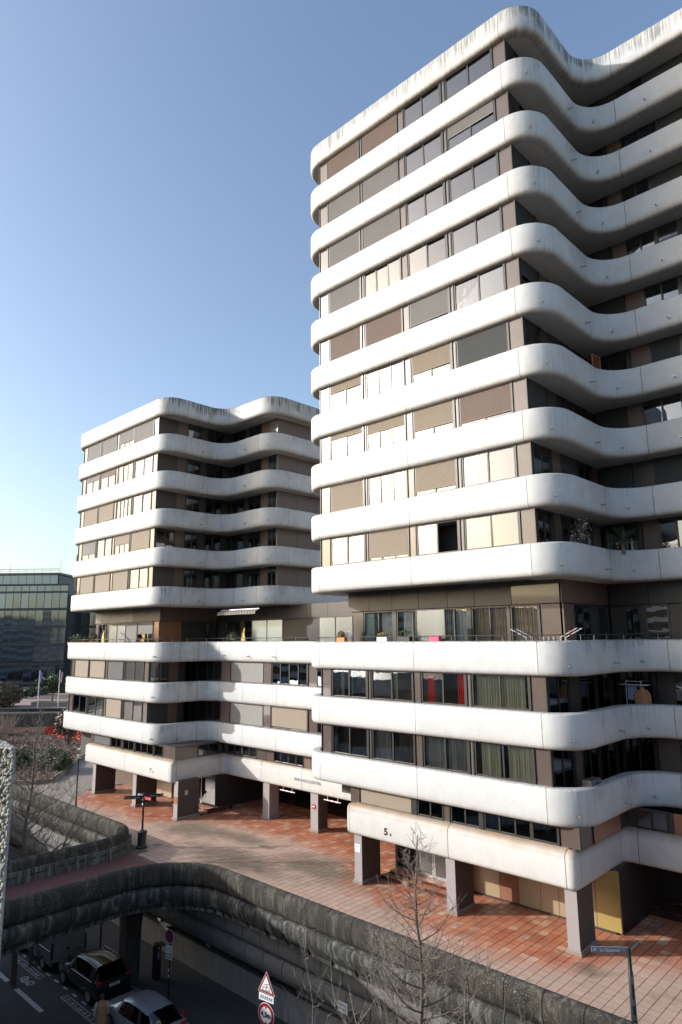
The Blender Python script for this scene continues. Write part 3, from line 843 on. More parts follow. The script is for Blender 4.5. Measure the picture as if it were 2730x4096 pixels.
# number and lettering
text('5', .40, (-7.90, -.006, 2.60), (RAD(90), 0, 0), M['blue_black'], b5, bold=.014, name='house_number', sx=1.15)
text('A', .17, (-7.62, -.006, 2.53), (RAD(90), 0, 0), M['blue_black'], b5, bold=.004, name='house_letter')
# rooftop plant so the roof is closed from above
mb = MB(); mb.box((-9, 6, 39.6), (-4, 12, 41.0)); mb.obj('roof_plant_room', M['soffit'], b5)

# =================================================================== BUILDING 6 (left)
b6 = thing_st('apartment_block', 'lower white apartment block on the left with wavy balcony bands numbered 6A', 'building', -29.79, .40)
def s6(s): return s + 29.79
T6 = turtle(-13.3, 14, -90, [('L', 12.55), ('R', 1.45, 90), ('L', 11.85), ('R', 1.45, 90), ('L', 2.45), ('R', 1.40, -90), ('L', 2.65), ('R', 1.5, 90), ('L', 8)])
l6a = 12.55 + arc; l6b = l6a + 11.85
a14, a15 = 1.4 * math.pi / 2, 1.5 * math.pi / 2
J6 = [6.0, l6a, l6a + 5.93, l6b, l6b + arc + .35, l6b + arc + 2.45 - .1, l6b + arc + 2.45 + a14 + .1, l6b + arc + 2.45 + a14 + 2.7, l6b + arc + 5.1 + a14 + a15 + .2]
T6p = turtle(-13.3, 14, -90, [('L', 12.55), ('R', 1.45, 90), ('L', 12.50), ('R', 1.45, 90), ('L', .9), ('R', 1.4, -90), ('L', 16.0)])
l6c = l6b + .65
J6p = [6.0, l6a, l6a + 5.93, l6b, l6c + arc - .05, l6b + arc + .9 + a14 * .55, l6b + arc + .9 + a14 + .6, l6b + arc + .9 + a14 + 3.3, l6b + arc + .9 + a14 + 6.7, l6b + arc + .9 + a14 + 10.6]
# storeys line up with those of the tower: bands 4..9 above the terrace, 10..12 below
for i in range(4, 10):
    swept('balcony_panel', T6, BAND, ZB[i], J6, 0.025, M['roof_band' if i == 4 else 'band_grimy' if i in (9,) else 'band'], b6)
    slab(b6, T6, ZB[i] + .03, ZB[i] + (.30 if i > 4 else 1.0), 15, .36, 'roof_slab' if i == 4 else 'floor_slab', 'soffit')
    if i > 4: spouts(b6, T6, ZB[i] + .42, [9.0, l6b + arc * .5, l6b + arc + 1.8, l6b + arc + 2.45 + a14 * .5, l6b + arc + 2.45 + a14 + 1.3, l6b + arc + 5.1 + a14 + .9])
for i in (10, 11, 12):
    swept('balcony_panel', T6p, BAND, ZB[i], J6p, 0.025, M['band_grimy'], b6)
    if i > 10: slab(b6, T6p, ZB[i] + .03, ZB[i] + .30, 15, .36)
    spouts(b6, T6p, ZB[i] + .42, [9.0, l6b + arc * .5, l6b + arc + .6] + ([l6b + arc + .9 + a14 + q for q in (1.3, 3.9, 6.5)] if i == 10 else []))
rows6 = [(SH(1), SH(1), SH(.66, 'grey', 3), SH(1)),
         (SH(.3), SH(.32, 'brown'), G(3), G(2)),
         (SH(1, 'tan'), SH(.9, 'tan'), G(4), G(2)),
         (SH(.7), G(2, cur=[(0, 1, 'tan')]), SH(.5, 'tan', 3), SH(.95, 'tan')),
         (SH(1, 'tan'), SH(1, 'tan'), SH(1, 'tan'), G(2, cur=[(0, .6, 'white')]))]
k6 = .975
for q, r in enumerate(rows6):
    i = 4 + q
    run(b6, (-11.95, .25), 0, ZT[i + 1], ZB[i] + .03, faceA(r, k6))
    rnd = random.Random(200 + i)
    z0, z1 = ZB[i + 1] + .31, ZB[i] + .03
    lead = [W_(1.6, n=2, cur=[(0, 1, 'amber')])] if q == 3 else [P_(1.6, 'dark_brown')]
    run(b6, (.15, .33), math.pi / 2, z0, z1, lead + [P_(.8, 'brown_matt'), W_(1.3, n=2, cur=[(.2, .7, 'grey')] if q == 4 else None), P_(.5, 'dark_brown'), W_(1.6, n=2, cur=[(.1, .8, 'white')] if q == 1 else None), P_(.65, 'dark_brown')])
    run(b6, (.15, 6.8), 0, z0, z1, [P_(.3, 'dark_brown'), W_(1.6, n=2), P_(.5, 'dark_brown'), W_(1.5, n=2), P_(.85, 'brown_matt'), W_(1.0, n=2, shut=(.5 if q == 0 else 0), sc='grey')])
    post(b6, (5.93, 6.78), 0, 0, .10, z0, z1, 'frame_light')
    for e in range(4): panel(b6, (6.05, 6.85), math.pi / 2, e * 1.9, 1.9, z0, z1, 'brown_matt')
    for e in range(7): panel(b6, (-11.98, .35 + 1.9 * (e + 1) - .02), -math.pi / 2, 0, 1.88, z0, z1, 'dark_brown')
low6 = [(SH(1, 'tan'), SH(.93, 'tan'), SH(1, 'dark'), G(2, cur=[(0, .4, 'tan'), (.6, 1, 'tan')])),
        (G(2), G(2), SH(1, 'tan'), G(2, cur=[(.5, 1, 'grey')]))]
for q, r in enumerate(low6):
    i = 10 + q; z0, z1 = ZT[i + 1], ZB[i] + .03
    run(b6, (-11.95, .25), 0, z0, z1, faceA(r, k6))
    run(b6, (.15, .33), math.pi / 2, z0 - .9, z1, [W_(1.5, n=2, cur=[(0, .6, 'amber')] if q == 0 else None, shut=(0 if q == 0 else 1), sc='dark'), P_(.8, 'brown_matt'), P_(.5, 'dark_brown'), W_(1.1, n=2), P_(.1, 'dark_brown')])
    run(b6, (1.6, 4.02), 0, z0, z1, [W_(1.75, n=2, glass='glass'), P_(1.05, 'brown_matt'), I_(.05), W_(3.5, n=1, shut=1, sc='pale'), P_(.72), I_(.1), W_(3.35, n=4, cur=[(0, .3, 'blue'), (.6, .9, 'blue')]) if q == 0 else W_(3.35, n=2, shut=.88, sc='tan'), I_(.1), P_(.7), W_(3, n=2)])
    for e in range(7): panel(b6, (-11.98, .35 + 1.9 * (e + 1) - .02), -math.pi / 2, 0, 1.88, z0, z1, 'dark_brown')
# terrace storey
run(b6, (-12.2, 2.3), 0, 10.0, 12.5, [P_(.5), I_(.1), W_(1.2, n=2), I_(.1), W_(2.2, n=2, cur=[(.1, .5, 'white')]), I_(.1), W_(2.6, n=1, shut=1, sc='grey'), I_(.15), W_(2.2, n=2, shut=.35, sc='grey', cur=[(.5, 1, 'blue')]), I_(.1), P_(.7, 'rust_panel')])
x = 0
for w_ in (1.25, 1.3, 1.35, 1.3, 1.0, 2.0, 2.0):
    panel(b6, (-12.2, 2.25), 0, x, w_, 12.52, 13.52, 'frame_light' if x < 6 else 'dark_brown', 0); x += w_
run(b6, (-2.2, 2.3), math.pi / 2, 10, 12.5, [P_(2, 'rust_panel'), P_(2.2, 'dark_brown'), W_(1, n=1)])
run(b6, (-2.2, 7.6), 0, 10, 12.5, [P_(1, 'dark_brown'), W_(2, n=2), P_(.5, 'brown_matt'), W_(2, n=2), P_(2.5, 'dark_brown'), P_(2.5, 'dark_brown'), P_(3, 'dark_brown')])
for e in range(3): panel(b6, (-2.2, 2.25), math.pi / 2, e * 1.8, 1.8, 12.52, 13.52, 'brown_matt', 0)
for e in range(8): panel(b6, (-2.2, 7.55), 0, e * 2.1, 2.1, 12.52, 13.52, 'dark_brown', 0)
slab(b6, T6p, 9.70, 10.0, 15, .36, 'terrace_slab', 'garage_wall')
railing(b6, T6p, ZT[10], l0=10)
# street level strip and band
L6 = turtle(-8.26, 6, -90, [('L', 5.75), ('R', .25, 90), ('L', 11.55), ('R', .28, 90), ('L', 3.5), ('R', .3, -90), ('L', 14.0)], step=15)
lj6 = 5.75 + .39
swept('street_panel', L6, LOW, 2.15, [lj6, lj6 + 5.9, lj6 + 11.45, lj6 + 11.55 + .5, lj6 + 11.55 + .44 + 3.45, lj6 + 11.55 + .44 + 4.3, lj6 + 11.55 + .44 + 7.6, lj6 + 11.55 + .44 + 11.4], .03, M['band_low'], b6, 50)
slab(b6, L6, 2.2, 3.4, 15, .34)
run(b6, (-8.1, .36), 0, 3.48, ZB[12] + .05, [P_(.6), W_(2.5, n=2, shut=.9, sc='dark'), I_(.1), W_(1.5, n=2), P_(.2), I_(.08), W_(1.5, n=2), I_(.15), W_(2.4, n=3), I_(.1), W_(1.1, n=1), P_(1.43)])
for a_, b_ in (((1.2, .36, 4.24), (3.57, 4.3, 4.30)),):
    mb = MB(); mb.box(a_, b_); mb.obj('ledge', M['dark_brown'], b6)  # added cover slab, coloured dark to read as a shaded underside
run(b6, (3.55, .42), math.pi / 2, 3.48, ZB[12] + .05, [P_(1.7, 'brown'), W_(1.7, n=2), P_(.35, 'dark_brown')])
run(b6, (3.6, 4.2), 0, 3.48, ZB[12] + .05, [P_(.4, 'dark_brown'), W_(1.6, n=2), W_(1.5, n=2), P_(1.0, 'dark_brown'), P_(.7), W_(2.8, n=4), P_(.6, 'brown_matt'), P_(2, 'brown_matt')])
for a, b in (((-11.7, 1.35, 2.2), (-.9, 15.2, 9.68)), ((-11.7, 1.35, 13.5), (-.9, 15.2, 28)), ((-11.4, 3.5, 10.0), (-3, 15.2, 13.5)), ((-.9, 7.9, 13.5), (6, 15.2, 28)), ((-3, 8.8, 10), (5.8, 15.2, 13.5)), ((-.9, 5.4, 3.5), (16.5, 15.2, 9.68)), ((3.8, 13, 0), (20, 13.2, 2.3))):
    mb = MB(); mb.box(a, b); mb.obj('interior_wall', M['interior'], b6)
mb = MB(); mb.box((-11.5, 3.4, 0), (-4.9, 3.5, 2.2)); mb.obj('wall', M['brown_matt'], b6)
for x0, x1, m_ in ((-3.75, -2.3, 'tan_panel'), (-2.3, -1.1, 'tan_panel'), (-4.9, -3.75, 'brown')):
    mb = MB(); mb.box((x0, 3.2, .05), (x1 - .02, 3.32, 2.2)); mb.obj('wall_panel', M[m_], b6)
mb = MB(); mb.box((-4.9, 3.34, 0), (.9, 3.45, 2.2)); mb.box((3.6, 3.4, 0), (3.75, 13, 2.3)); mb.obj('wall', M['dark_brown'], b6)
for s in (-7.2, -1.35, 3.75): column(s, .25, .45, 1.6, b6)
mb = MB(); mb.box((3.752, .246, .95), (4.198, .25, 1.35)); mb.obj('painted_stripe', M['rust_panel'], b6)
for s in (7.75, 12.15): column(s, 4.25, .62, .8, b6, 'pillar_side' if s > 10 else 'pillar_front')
# glass door with white frame and tiled steps
mb = MB(); t = 3.1
for x0 in (.9, 1.75, 2.6): mb.box((x0, t, .2), (x0 + .09, t + .08, 2.2))
mb.box((.9, t, .2), (2.69, t + .08, .30)); f = mb.obj('entrance_door', M['white'], b6)
for x0 in (.99, 1.84):
    mb = MB(); mb.box((x0, t + .03, .3), (x0 + .76, t + .045, 2.2)); mb.obj('pane', M['glass_clear'], f)
mb = MB(); mb.box((2.69, t, .2), (4.2, t + .05, 2.2)); mb.obj('pane', M['glass'], f)
for s0, t0, z0, z1 in ((.8, 1.9, 0, .15), (1.3, 2.4, .15, .3)):
    mb = MB(); mb.box((s0, t0, z0), (4.4, 4.4, z1)); st_ = mb.obj('step', M['tile_joint'], b6)
    x = s0
    while x < 4.3:
        mb = MB(); mb.box((x + .005, t0 - .01, z1), (min(x + .355, 4.4), t0 + .5, z1 + .02)); mb.obj('tile', M['tile'], st_); x += .36
text('6', .38, (s6(-28.49), -.012, 2.66), (RAD(90), 0, 0), M['blue_black'], b6, bold=.024, name='house_number')
text('A', .17, (s6(-28.2), -.006, 2.60), (RAD(90), 0, 0), M['blue_black'], b6, bold=.006, name='house_letter')
text('RESID NCE LE CENTRE', .22, (s6(-17.75), 4.03, 2.78), (RAD(90), 0, 0), M['sign_grey'], b6, bold=.002, name='name_lettering', sx=1.02)
# awning folded under the first wavy band
aw = thing_st('awning', 'striped grey awning with scalloped edge under the left building overhang', 'awning', -26.3, 4.2, 12.8)
mb = MB(); mb.tube([(0, 0, .32), (4.2, 0, .32)], .05, 8); mb.obj('awning_roller', M['metal'], aw)
for q in range(28):
    x = q * .15; mb = MB(); mb.poly([(x, -.35, .16), (x + .15, -.35, .16), (x + .15, 0, .32), (x, 0, .32)]); mb.poly([(x, -.35, -.02), (x + .15, -.35, -.02), (x + .15, -.35, .16), (x, -.35, .16)])
    mb.obj('awning_strip', M['curtain_grey' if q % 2 else 'frame'], aw)

# =================================================================== PARAPETS, GARAGE FRONT, BRIDGE PIER
COP = [(.50, -.02), (.50, .84), (.46, .95), (.36, 1.02), (.24, 1.03), (.12, .98), (.03, .86), (0, .68), (.0, .45), (.05, .25), (.14, .12), (.22, .08), (.22, -.02)]
SKI = [(.30, .07), (.16, .07), (.05, .03), (-.01, -.06), (-.02, -.2), (.02, -.36), (.12, -.58), (.28, -.8), (.48, -.98), (.74, -1.1), (.95, -1.14), (.95, -.96), (.30, -.96)]
near = thing_st('parapet_wall', 'sooty rounded concrete parapet along the near edge of the deck and footbridge', 'wall', 0, 0)
far = thing_st('parapet_wall', 'sooty rounded concrete parapet on the far side of the footbridge with slotted blocks', 'wall', 0, 0)
def parapet(root, path, straight, tight, lc0, lc1, L1):
    js = []; l = 0
    while l < L1:
        js.append(l); l += tight if lc0 - .3 < l < lc1 else straight
    for a, b in zip(js, js[1:]):
        o = sweep(piece(path, a + .011, b - .011), COP, 0).obj('coping_block', M['coping'], root, 45)
        sweep(piece(path, a + .011, b - .011), SKI, 0).obj('fascia_block', M['fascia'], root, 45)
    sweep(piece(path, js[0] + .05, js[-1] - .05), [(.46, 0), (.46, .86), (.36, .97), (.24, .98), (.08, .86), (.04, .68), (.04, .45), (.10, .22), (.26, .02)], 0).obj('joint_mortar', M['pier'], root, 45)
parapet(near, NP, 1.25, .50, 15.8, 15.8 + 5.03, 46)
parapet(far, FP, 1.25, .40, 50.9, 50.9 + 3.14, FP[-1][4])
# slotted blocks on the walkway side of the far parapet
l = 51.6
while l < FP[-1][4] - 1.6:
    wd = .55 if l < 56.2 else 1.5
    pc = piece(FP, l + .015, l + wd - .015)
    def blk(z0, z1, a, b, oo=.50, o1=.66):
        return sweep(piece(FP, l + wd * a + .015, l + wd * b - .015), [(oo, z0), (oo, z1), (o1, z1), (o1, z0)], 0)
    mb = blk(.0, .30, 0, 1, .505, .66)
    parts = [mb, blk(.30, .37, 0, .22, .505, .66), blk(.30, .37, .78, 1, .505, .66), blk(.37, .56, 0, 1, .505, .66), blk(.29, .38, .2, .8, .505, .55)]
    big = MB()
    for p in parts:
        k = len(big.v); big.v += p.v
        for f in p.f: big.face([i + k for i in f])
    ob = big.obj('slotted_block', M['slotted'], far); fix_normals(ob.data)
    l += wd
# garage front below the deck: two bulging fascias, louvres, wall
gar = thing_st('garage_front', 'grey concrete garage front under the deck with bulging fascias and louvres', 'building', -20, -2.5, -5.5)
def ex(prof, x0, x1, name, mat, smooth=40):
    mb = MB(); n = len(prof)
    for x in (x0, x1):
        for (t, z) in prof: mb.v.append((x + 20, t + 2.5, z + 5.5))
    for j in range(n): k = (j + 1) % n; mb.face((j, k, k + n, j + n))
    mb.face(list(range(n))[::-1]); mb.face(list(range(n, 2 * n)))
    o = mb.obj(name, mat, gar, smooth); return o
F1 = [(-2.6, -.96), (-3.3, -.97), (-3.62, -1.2), (-3.78, -1.5), (-3.82, -1.8), (-3.76, -2.05), (-3.6, -2.24), (-3.4, -2.30), (-2.6, -2.30)]
F2 = [(-2.6, -2.33), (-3.45, -2.33), (-3.6, -2.42), (-3.66, -2.6), (-3.62, -2.85), (-3.45, -3.15), (-3.15, -3.42), (-2.9, -3.52), (-2.6, -3.52)]
x = -62.0
while x < 22:
    ex(F1, x + .02, x + 1.23, 'upper_fascia', M['fascia_low']); ex(F2, x + .02, x + 1.23, 'lower_fascia', M['fascia_low']); x += 1.25
ex([(-2.1, -3.5), (-2.3, -3.5), (-2.3, -3.52), (-2.1, -3.52)], -62, 22, 'lintel', M['garage_wall'])
ex([(-2.1, -4.18), (-2.36, -4.18), (-2.36, -5.6), (-2.1, -5.6)], -62, -11.2, 'wall', M['garage_wall'])
ex([(-2.1, -3.5), (-2.36, -3.5), (-2.36, -5.6), (-2.1, -5.6)], -11.2, 22, 'wall', M['garage_wall'])
ex([(-2.2, -4.10), (-2.44, -4.10), (-2.44, -4.19), (-2.2, -4.19)], -62, 22, 'ledge', M['pier'])
ex([(-1.9, -3.5), (-2.0, -3.5), (-2.0, -4.2), (-1.9, -4.2)], -62, -11.2, 'recess', M['black'])
for q in range(10):
    x = -13.4 - 4.62 * q
    ex([(-2.02, -3.5), (-2.34, -3.5), (-2.34, -4.1), (-2.02, -4.1)], x, x + .34, 'post', M['garage_wall'], None)
    if q < 4:
        for e in range(28):
            xx = x - .16 - e * .155
            if xx < x - 4.25: break
            ex([(-2.08, -3.52), (-2.22, -3.52), (-2.22, -4.1), (-2.08, -4.1)], xx, xx + .035, 'louvre_bar', M['dark_brown'], None)
ex([(-2.30, -3.56), (-2.40, -3.56), (-2.40, -3.86), (-2.30, -3.86)], -9.9, -9.45, 'recess_shade_box', M['dark_brown'], None)  # dark box standing in for the shade of a small square recess
for e, (x0, x1) in enumerate(((-36, -34.4), (-33.6, -32.0), (-31, -29.4))):
    ex([(-2.37, -4.4), (-2.40, -4.4), (-2.40, -5.3), (-2.37, -5.3)], x0, x1, 'window', M['glass_office'], None)
# small enamel plate on the lower fascia
pl = thing_st('wall_plate', 'small white lettered plate on the lower grey fascia behind the bare tree', 'sign', -7.15, -3.68, -2.85)
mb = MB(); mb.box((-.26, 0, -.19), (.26, .015, .19)); mb.obj('plate', M['white'], pl)
text('RESIDENCE', .085, (0, -.004, .08), (RAD(90), 0, 0), M['sign_grey'], pl); text('LE CENTRE', .085, (0, -.004, -.05), (RAD(90), 0, 0), M['sign_grey'], pl)
# pier
pr = thing_st('bridge_pier', 'tapered grey concrete pier holding up the footbridge beside the parking meter', 'pillar', -20.3, -5.3, -5.47)
mb = MB()
ring = lambda a, b, z: [(x, y, z) for x, y in ((-a, -b + .15), (-a + .15, -b), (a - .15, -b), (a, -b + .15), (a, b - .15), (a - .15, b), (-a + .15, b), (-a, b - .15))]
for a, b, z in ((.44, .40, 0), (.47, .42, 2.6), (.62, .5, 3.9), (.8, .6, 4.55)): mb.v += ring(a, b, z)
for i in range(3):
    for j in range(8): k = (j + 1) % 8; mb.face((i * 8 + j, i * 8 + k, i * 8 + 8 + k, i * 8 + 8 + j))
mb.obj('shaft', M['pier'], pr)

# =================================================================== OFF-FRAME NEIGHBOUR THAT SHADES THE STREET
nb = thing('apartment_house', 'unseen low banded house left of the picture, stepped to shade the street', 'building', (-24, 10, -5.6))
for (x0, x1, y0, y1, h) in ((-18, 0, -30, 23.6, 13.5), (-18, 0, 23.6, 30.0, 11.4), (-30, -10, 30.0, 36.0, 10.7), (-30, -10, 36.0, 52, 8.7)):  # unseen; box heights and setbacks shaped for the shadow they cast
    mb = MB(); mb.box((x0, y0, 0), (x1 - .6, y1 - .5, h - .1)); mb.obj('wall', M['brown_matt'], nb)
    z = h
    while z > 2:
        pth = turtle(x1 - 1.2, y1, 0, []) if False else None
        P_ = turtle(x0, y1 + 0, 0, [('L', -x0 + x1 - 1.2), ('R', 1.2, -90), ('L', y1 - y0 - 1.2)])
        P_ = [(a, b, -c, -d, e) for a, b, c, d, e in P_]
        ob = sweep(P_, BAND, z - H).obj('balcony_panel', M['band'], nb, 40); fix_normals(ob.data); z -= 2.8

for q, (x, y, w_, d, h) in enumerate(((-95, -60, 60, 20, 34), (-20, -70, 50, 20, 26), (45, -50, 40, 22, 38), (-150, 10, 24, 130, 27), (-165, 160, 24, 130, 30), (100, 10, 24, 60, 30))):  # unseen blocks added to keep the bright low horizon out of reflections
    nb = thing('added_skyline_block', ['long grey block added behind the camera on the left', 'lower grey block added straight behind the camera', 'tall grey block added behind the camera on the right', 'low block added to hide the horizon towards the sun', 'low block added unseen left of the glass offices', 'tall block added unseen right of the tower'][q], 'building', (x, y, -5.6))
    mb = MB(); mb.box((-w_ / 2, -d / 2, 0), (w_ / 2, d / 2, h)); mb.obj('wall', M['brown'], nb)
    z = 4
    while z < h + 1: mb = MB(); mb.box((-w_ / 2 - .8, -d / 2 - .8, z - 1.3), (w_ / 2 + .8, d / 2 + .8, z)); mb.obj('balcony_panel', M['white'], nb); z += 3
nb = thing('apartment_house', 'tall banded apartment house whose terrace holds the camera', 'building', (0, -1.2, -5.6))
mb = MB(); mb.box((-30, -16, 0), (45, -1.2, 16)); mb.obj('wall', M['brown_matt'], nb)
for z in range(3, 16, 3):
    mb = MB(); mb.box((-30.5, -16.5, z - 1.4), (45.5, -.4, z)); mb.obj('balcony_panel', M['soffit'], nb)
# =================================================================== STREET FURNITURE ON THE DECK
def disc(mb, r, y, n=24, mat=None, cx=0, cz=0, th=.006):
    k = len(mb.v)
    for yy in (y, y + th):
        for j in range(n): q = 2 * math.pi * j / n; mb.v.append((cx + r * math.cos(q), yy, cz + r * math.sin(q)))
    mb.face([k + j for j in range(n)], mat); mb.face([k + n + j for j in range(n)][::-1], mat)
    for j in range(n): i = (j + 1) % n; mb.face((k + i, k + j, k + n + j, k + n + i), mat)
# fingerpost on its pot
fp = thing_st('fingerpost', 'black fingerpost with one red arm standing in a fat black base on the deck', 'signpost', -22.2, -3.75, 0)
mb = MB(); mb.lathe([(.30, 0), (.30, .10), (.25, .14), (.235, .2), (.235, .72), (.27, .76), (.27, .84), (.22, .88), (.10, .93)], 20); mb.obj('pot', M['blue_black'], fp, 35)
mb = MB(); mb.lathe([(.055, .88), (.052, 2.70), (.06, 2.70), (.06, 2.80), (.02, 2.84)], 12); mb.obj('pole', M['black'], fp, 35)
for z in (1.25, 1.55, 1.9, 2.2, 2.45):
    mb = MB(); mb.box((-.045, -.062, z), (.045, -.054, z + .11)); mb.obj('sticker', M['frame_light' if z < 2 else 'white'], fp)
def arm(root, z, ang, L, mat, body, y=0, sz=.075, arrow='l', name='arm', h=.17, c=None):
    """sign arm from the pole in heading ang (local)"""
    mb = MB(); mb.box((.06, -.018, -h / 2), (L, .018, h / 2)); a = mb.obj(name, M[mat], root, None, (0, 0, z), ang)
    flip = math.cos(ang + ANG) < 0                    # readable side faces the camera (towards -y)
    rot = (RAD(90), 0, 0) if not flip else (RAD(90), 0, RAD(180))
    yy = -.022 if not flip else .022
    text(body, sz, ((L) * .52, yy, -.01), rot, M['white'], a, extrude=.001)
    text('>' if not flip else '<', h * .9, (L - .08, yy, 0), rot, M['white'], a, extrude=.001, bold=.004)
    return a
ca = lambda deg: RAD(deg) - ANG                       # heading in world degrees
arm(fp, 2.62, ca(190), 1.05, 'black', 'Centre Commercial', sz=.085)
arm(fp, 2.66, ca(15), 1.05, 'black', 'Rectorat  annexe', sz=.065)
arm(fp, 2.58, ca(-35), .62, 'red', 'Mériadeck', sz=.08)
arm(fp, 2.66, ca(140), .55, 'sign_grey', ' ', sz=.07)
fp2 = thing_st('fingerpost', 'slim dark fingerpost with two grey arms at the lower right edge of the deck', 'signpost', 4.30, -3.95, 0)
mb = MB(); mb.lathe([(.09, 0), (.085, .3), (.068, 1.92), (.055, 1.94), (.05, 2.52), (.02, 2.55)], 12); mb.obj('pole', M['blue_black'], fp2, 35)
for z, h in ((1.1, .16), (.75, .12), (1.65, .2)):
    mb = MB(); mb.box((-.03, -.08, z), (.03, -.074, z + h)); mb.obj('sticker', M['frame_light'], fp2, None, None, RAD(35))
def arm2():
    a = arm(fp2, 2.47, ca(176), 1.02, 'sign_grey', 'Le Guyenne', sz=.11, h=.15)
    a = arm(fp2, 2.47, ca(48), .66, 'frame', 'Rectorat annexe', sz=.065, h=.13)
arm2()
# globe lamp on the left
lp = thing_st('street_lamp', 'slim dark street lamp with clear glass lantern in front of the left building', 'street lamp', -31.3, -3.25, 0)
mb = MB(); mb.lathe([(.09, 0), (.07, .5), (.045, 1.2), (.04, 3.45), (.055, 3.5), (.055, 3.58)], 12); mb.obj('pole', M['blue_black'], lp, 35)
mb = MB(); mb.lathe([(.05, 3.56), (.10, 3.6), (.13, 3.9), (.13, 4.08), (.08, 4.14)], 14); mb.obj('lantern_glass', M['glass_clear'], lp, 35)
mb = MB(); mb.lathe([(.09, 4.14), (.09, 4.17), (.03, 4.2)], 14); mb.lathe([(.045, 3.58), (.05, 3.8), (.03, 3.86)], 8); mb.obj('lamp_cap', M['white'], lp, 35)
# clearance bars hung from the street band
for k, s in enumerate((-19.67, -15.8)):
    cb = thing_st('clearance_bar', ['red and white clearance bar hanging left of the pillar with the no entry sign',
                                    'red and white clearance bar hanging right of the pillar with the no entry sign'][k], 'barrier bar', s, 4.62, 1.92, group='clearance bars under the lettered band')
    segs = ((-.66, -.60, 'white'), (-.60, -.48, 'red'), (-.48, -.24, 'white'), (-.24, -.14, 'red'), (-.14, .16, 'white'), (.16, .26, 'red'), (.26, .48, 'white'), (.48, .60, 'red'), (.60, .66, 'white'))
    for a, b, c_ in segs: mb = MB(); mb.tube([(a, 0, 0), (b, 0, 0)], .035, 8); mb.obj('bar_segment', M[c_], cb, 40)
    for x in (-.4, .42): mb = MB(); mb.tube([(x, 0, .03), (x + .03, 0, .26)], .018, 6); mb.obj('hanger', M['white'], cb)
ne = thing_st('no_entry_sign', 'round red no entry sign on the narrow pillar below the lettering', 'road sign', -17.37, 4.60, 1.40)
mb = MB(); disc(mb, .15, 0, 28); mb.obj('disc', M['red'], ne)
mb = MB(); disc(mb, .158, .004, 28); mb.obj('rim', M['white'], ne)
mb = MB(); mb.box((-.105, -.004, -.028), (.105, 0, .028)); mb.obj('bar', M['white'], ne)
pq = thing_st('wall_plaque', 'small white plaque high on the pillar left of the number 5 entrance', 'sign', -9.82, .20, 1.52)
mb = MB(); mb.box((-.17, 0, -.17), (.17, .015, .17)); mb.obj('plate', M['white'], pq)
text('MERCURE', .055, (0, -.003, .07), (RAD(90), 0, 0), M['sign_grey'], pq)
ip = thing_st('intercom_plate', 'small pale intercom plate on the dark side of the number 6 pillar', 'intercom', -25.55, 1.25, 1.55)
mb = MB(); mb.box((-.02, -.11, -.14), (0.02, .11, .14)); mb.obj('plate', M['curtain_tan'], ip)
mh = thing_st('manhole_cover', 'pale square slab with a rusty manhole cover beside the black signpost', 'manhole', -22.0, -2.9, .004)
mb = MB(); mb.box((-.6, -.4, 0), (.6, .4, .006)); mb.obj('slab', M['plaza'], mh)
mb = MB(); mb.box((-.22, -.2, .006), (.22, .2, .014)); mb.obj('lid', M['dark_brown'], mh)
wb = thing_st('wall_lamp', 'square pale lamp box on pillar stub', 'lamp', -60, 40, 1)
bpy.data.objects.remove(wb)
# weeds at the foot of the third pillar
wd = MB(); rr = random.Random(4)
for q in range(60):
    s, t = rr.choice([(.3, .05), (-.75, -.35), (.1, .1), (.9, .02), (-.4, -.05)]); s += rr.gauss(0, .12); t += rr.gauss(0, .05); a = rr.uniform(0, 6.3); h = rr.uniform(.03, .09)
    wd.poly([(s, t, 0), (s + .015 * math.cos(a), t + .015 * math.sin(a), 0), (s + rr.uniform(-.04, .04), t + rr.uniform(-.04, .04), h)])
o = struct('weeds', wd, M['leaf']); o['kind'] = 'stuff'

# =================================================================== STREET LEVEL
def sign_post(root, h, r=.035, mat='black'):
    mb = MB(); mb.tube([(0, 0, 0), (0, 0, h)], r, 10); return mb.obj('pole', M[mat], root, 40)
np_ = thing_st('no_parking_sign', 'red and blue no stopping sign with two small plates on a black pole', 'road sign', -17.4, -4.85, -5.47, RAD(10))
sign_post(np_, 2.95)
mb = MB(); disc(mb, .30, -.055, 32); mb.obj('rim', M['white'], np_, None, (0, 0, 2.72))
mb = MB(); disc(mb, .285, -.061, 32); mb.obj('red_ring', M['red'], np_, None, (0, 0, 2.72))
mb = MB(); disc(mb, .20, -.067, 28); mb.obj('blue_field', M['sign_blue'], np_, None, (0, 0, 2.72))
mb = MB()
for sg in (1, -1):
    c, n = math.cos(RAD(45)) * .2, math.sin(RAD(45)) * .2 * sg
    d = Vector((c, n)).normalized(); e = Vector((-d.y, d.x)) * .028
    mb.poly([(-c - e.x, -.071, -n - e.y), (c - e.x, -.071, n - e.y), (c + e.x, -.071, n + e.y), (-c + e.x, -.071, -n + e.y)])
mb.obj('cross', M['red'], np_, None, (0, 0, 2.72))
mb = MB(); mb.box((-.22, -.06, 0), (.22, -.05, .36)); pp = mb.obj('plate', M['white'], np_, None, (0, 0, 1.98))
mb = MB(); mb.tube([(-.14, -.066, .12), (-.12, -.066, .2), (-.02, -.066, .25), (.08, -.066, .22), (.13, -.066, .14), (.13, -.066, .11), (-.14, -.066, .11)], .008, 4); mb.obj('car_symbol', M['black'], pp)
mb = MB(); mb.box((-.22, -.06, 0), (.22, -.05, .20)); pp = mb.obj('plate', M['white'], np_, None, (0, 0, 1.72))
text('2 PLACES', .085, (0, -.064, .10), (RAD(90), 0, 0), M['black'], pp, bold=.003)
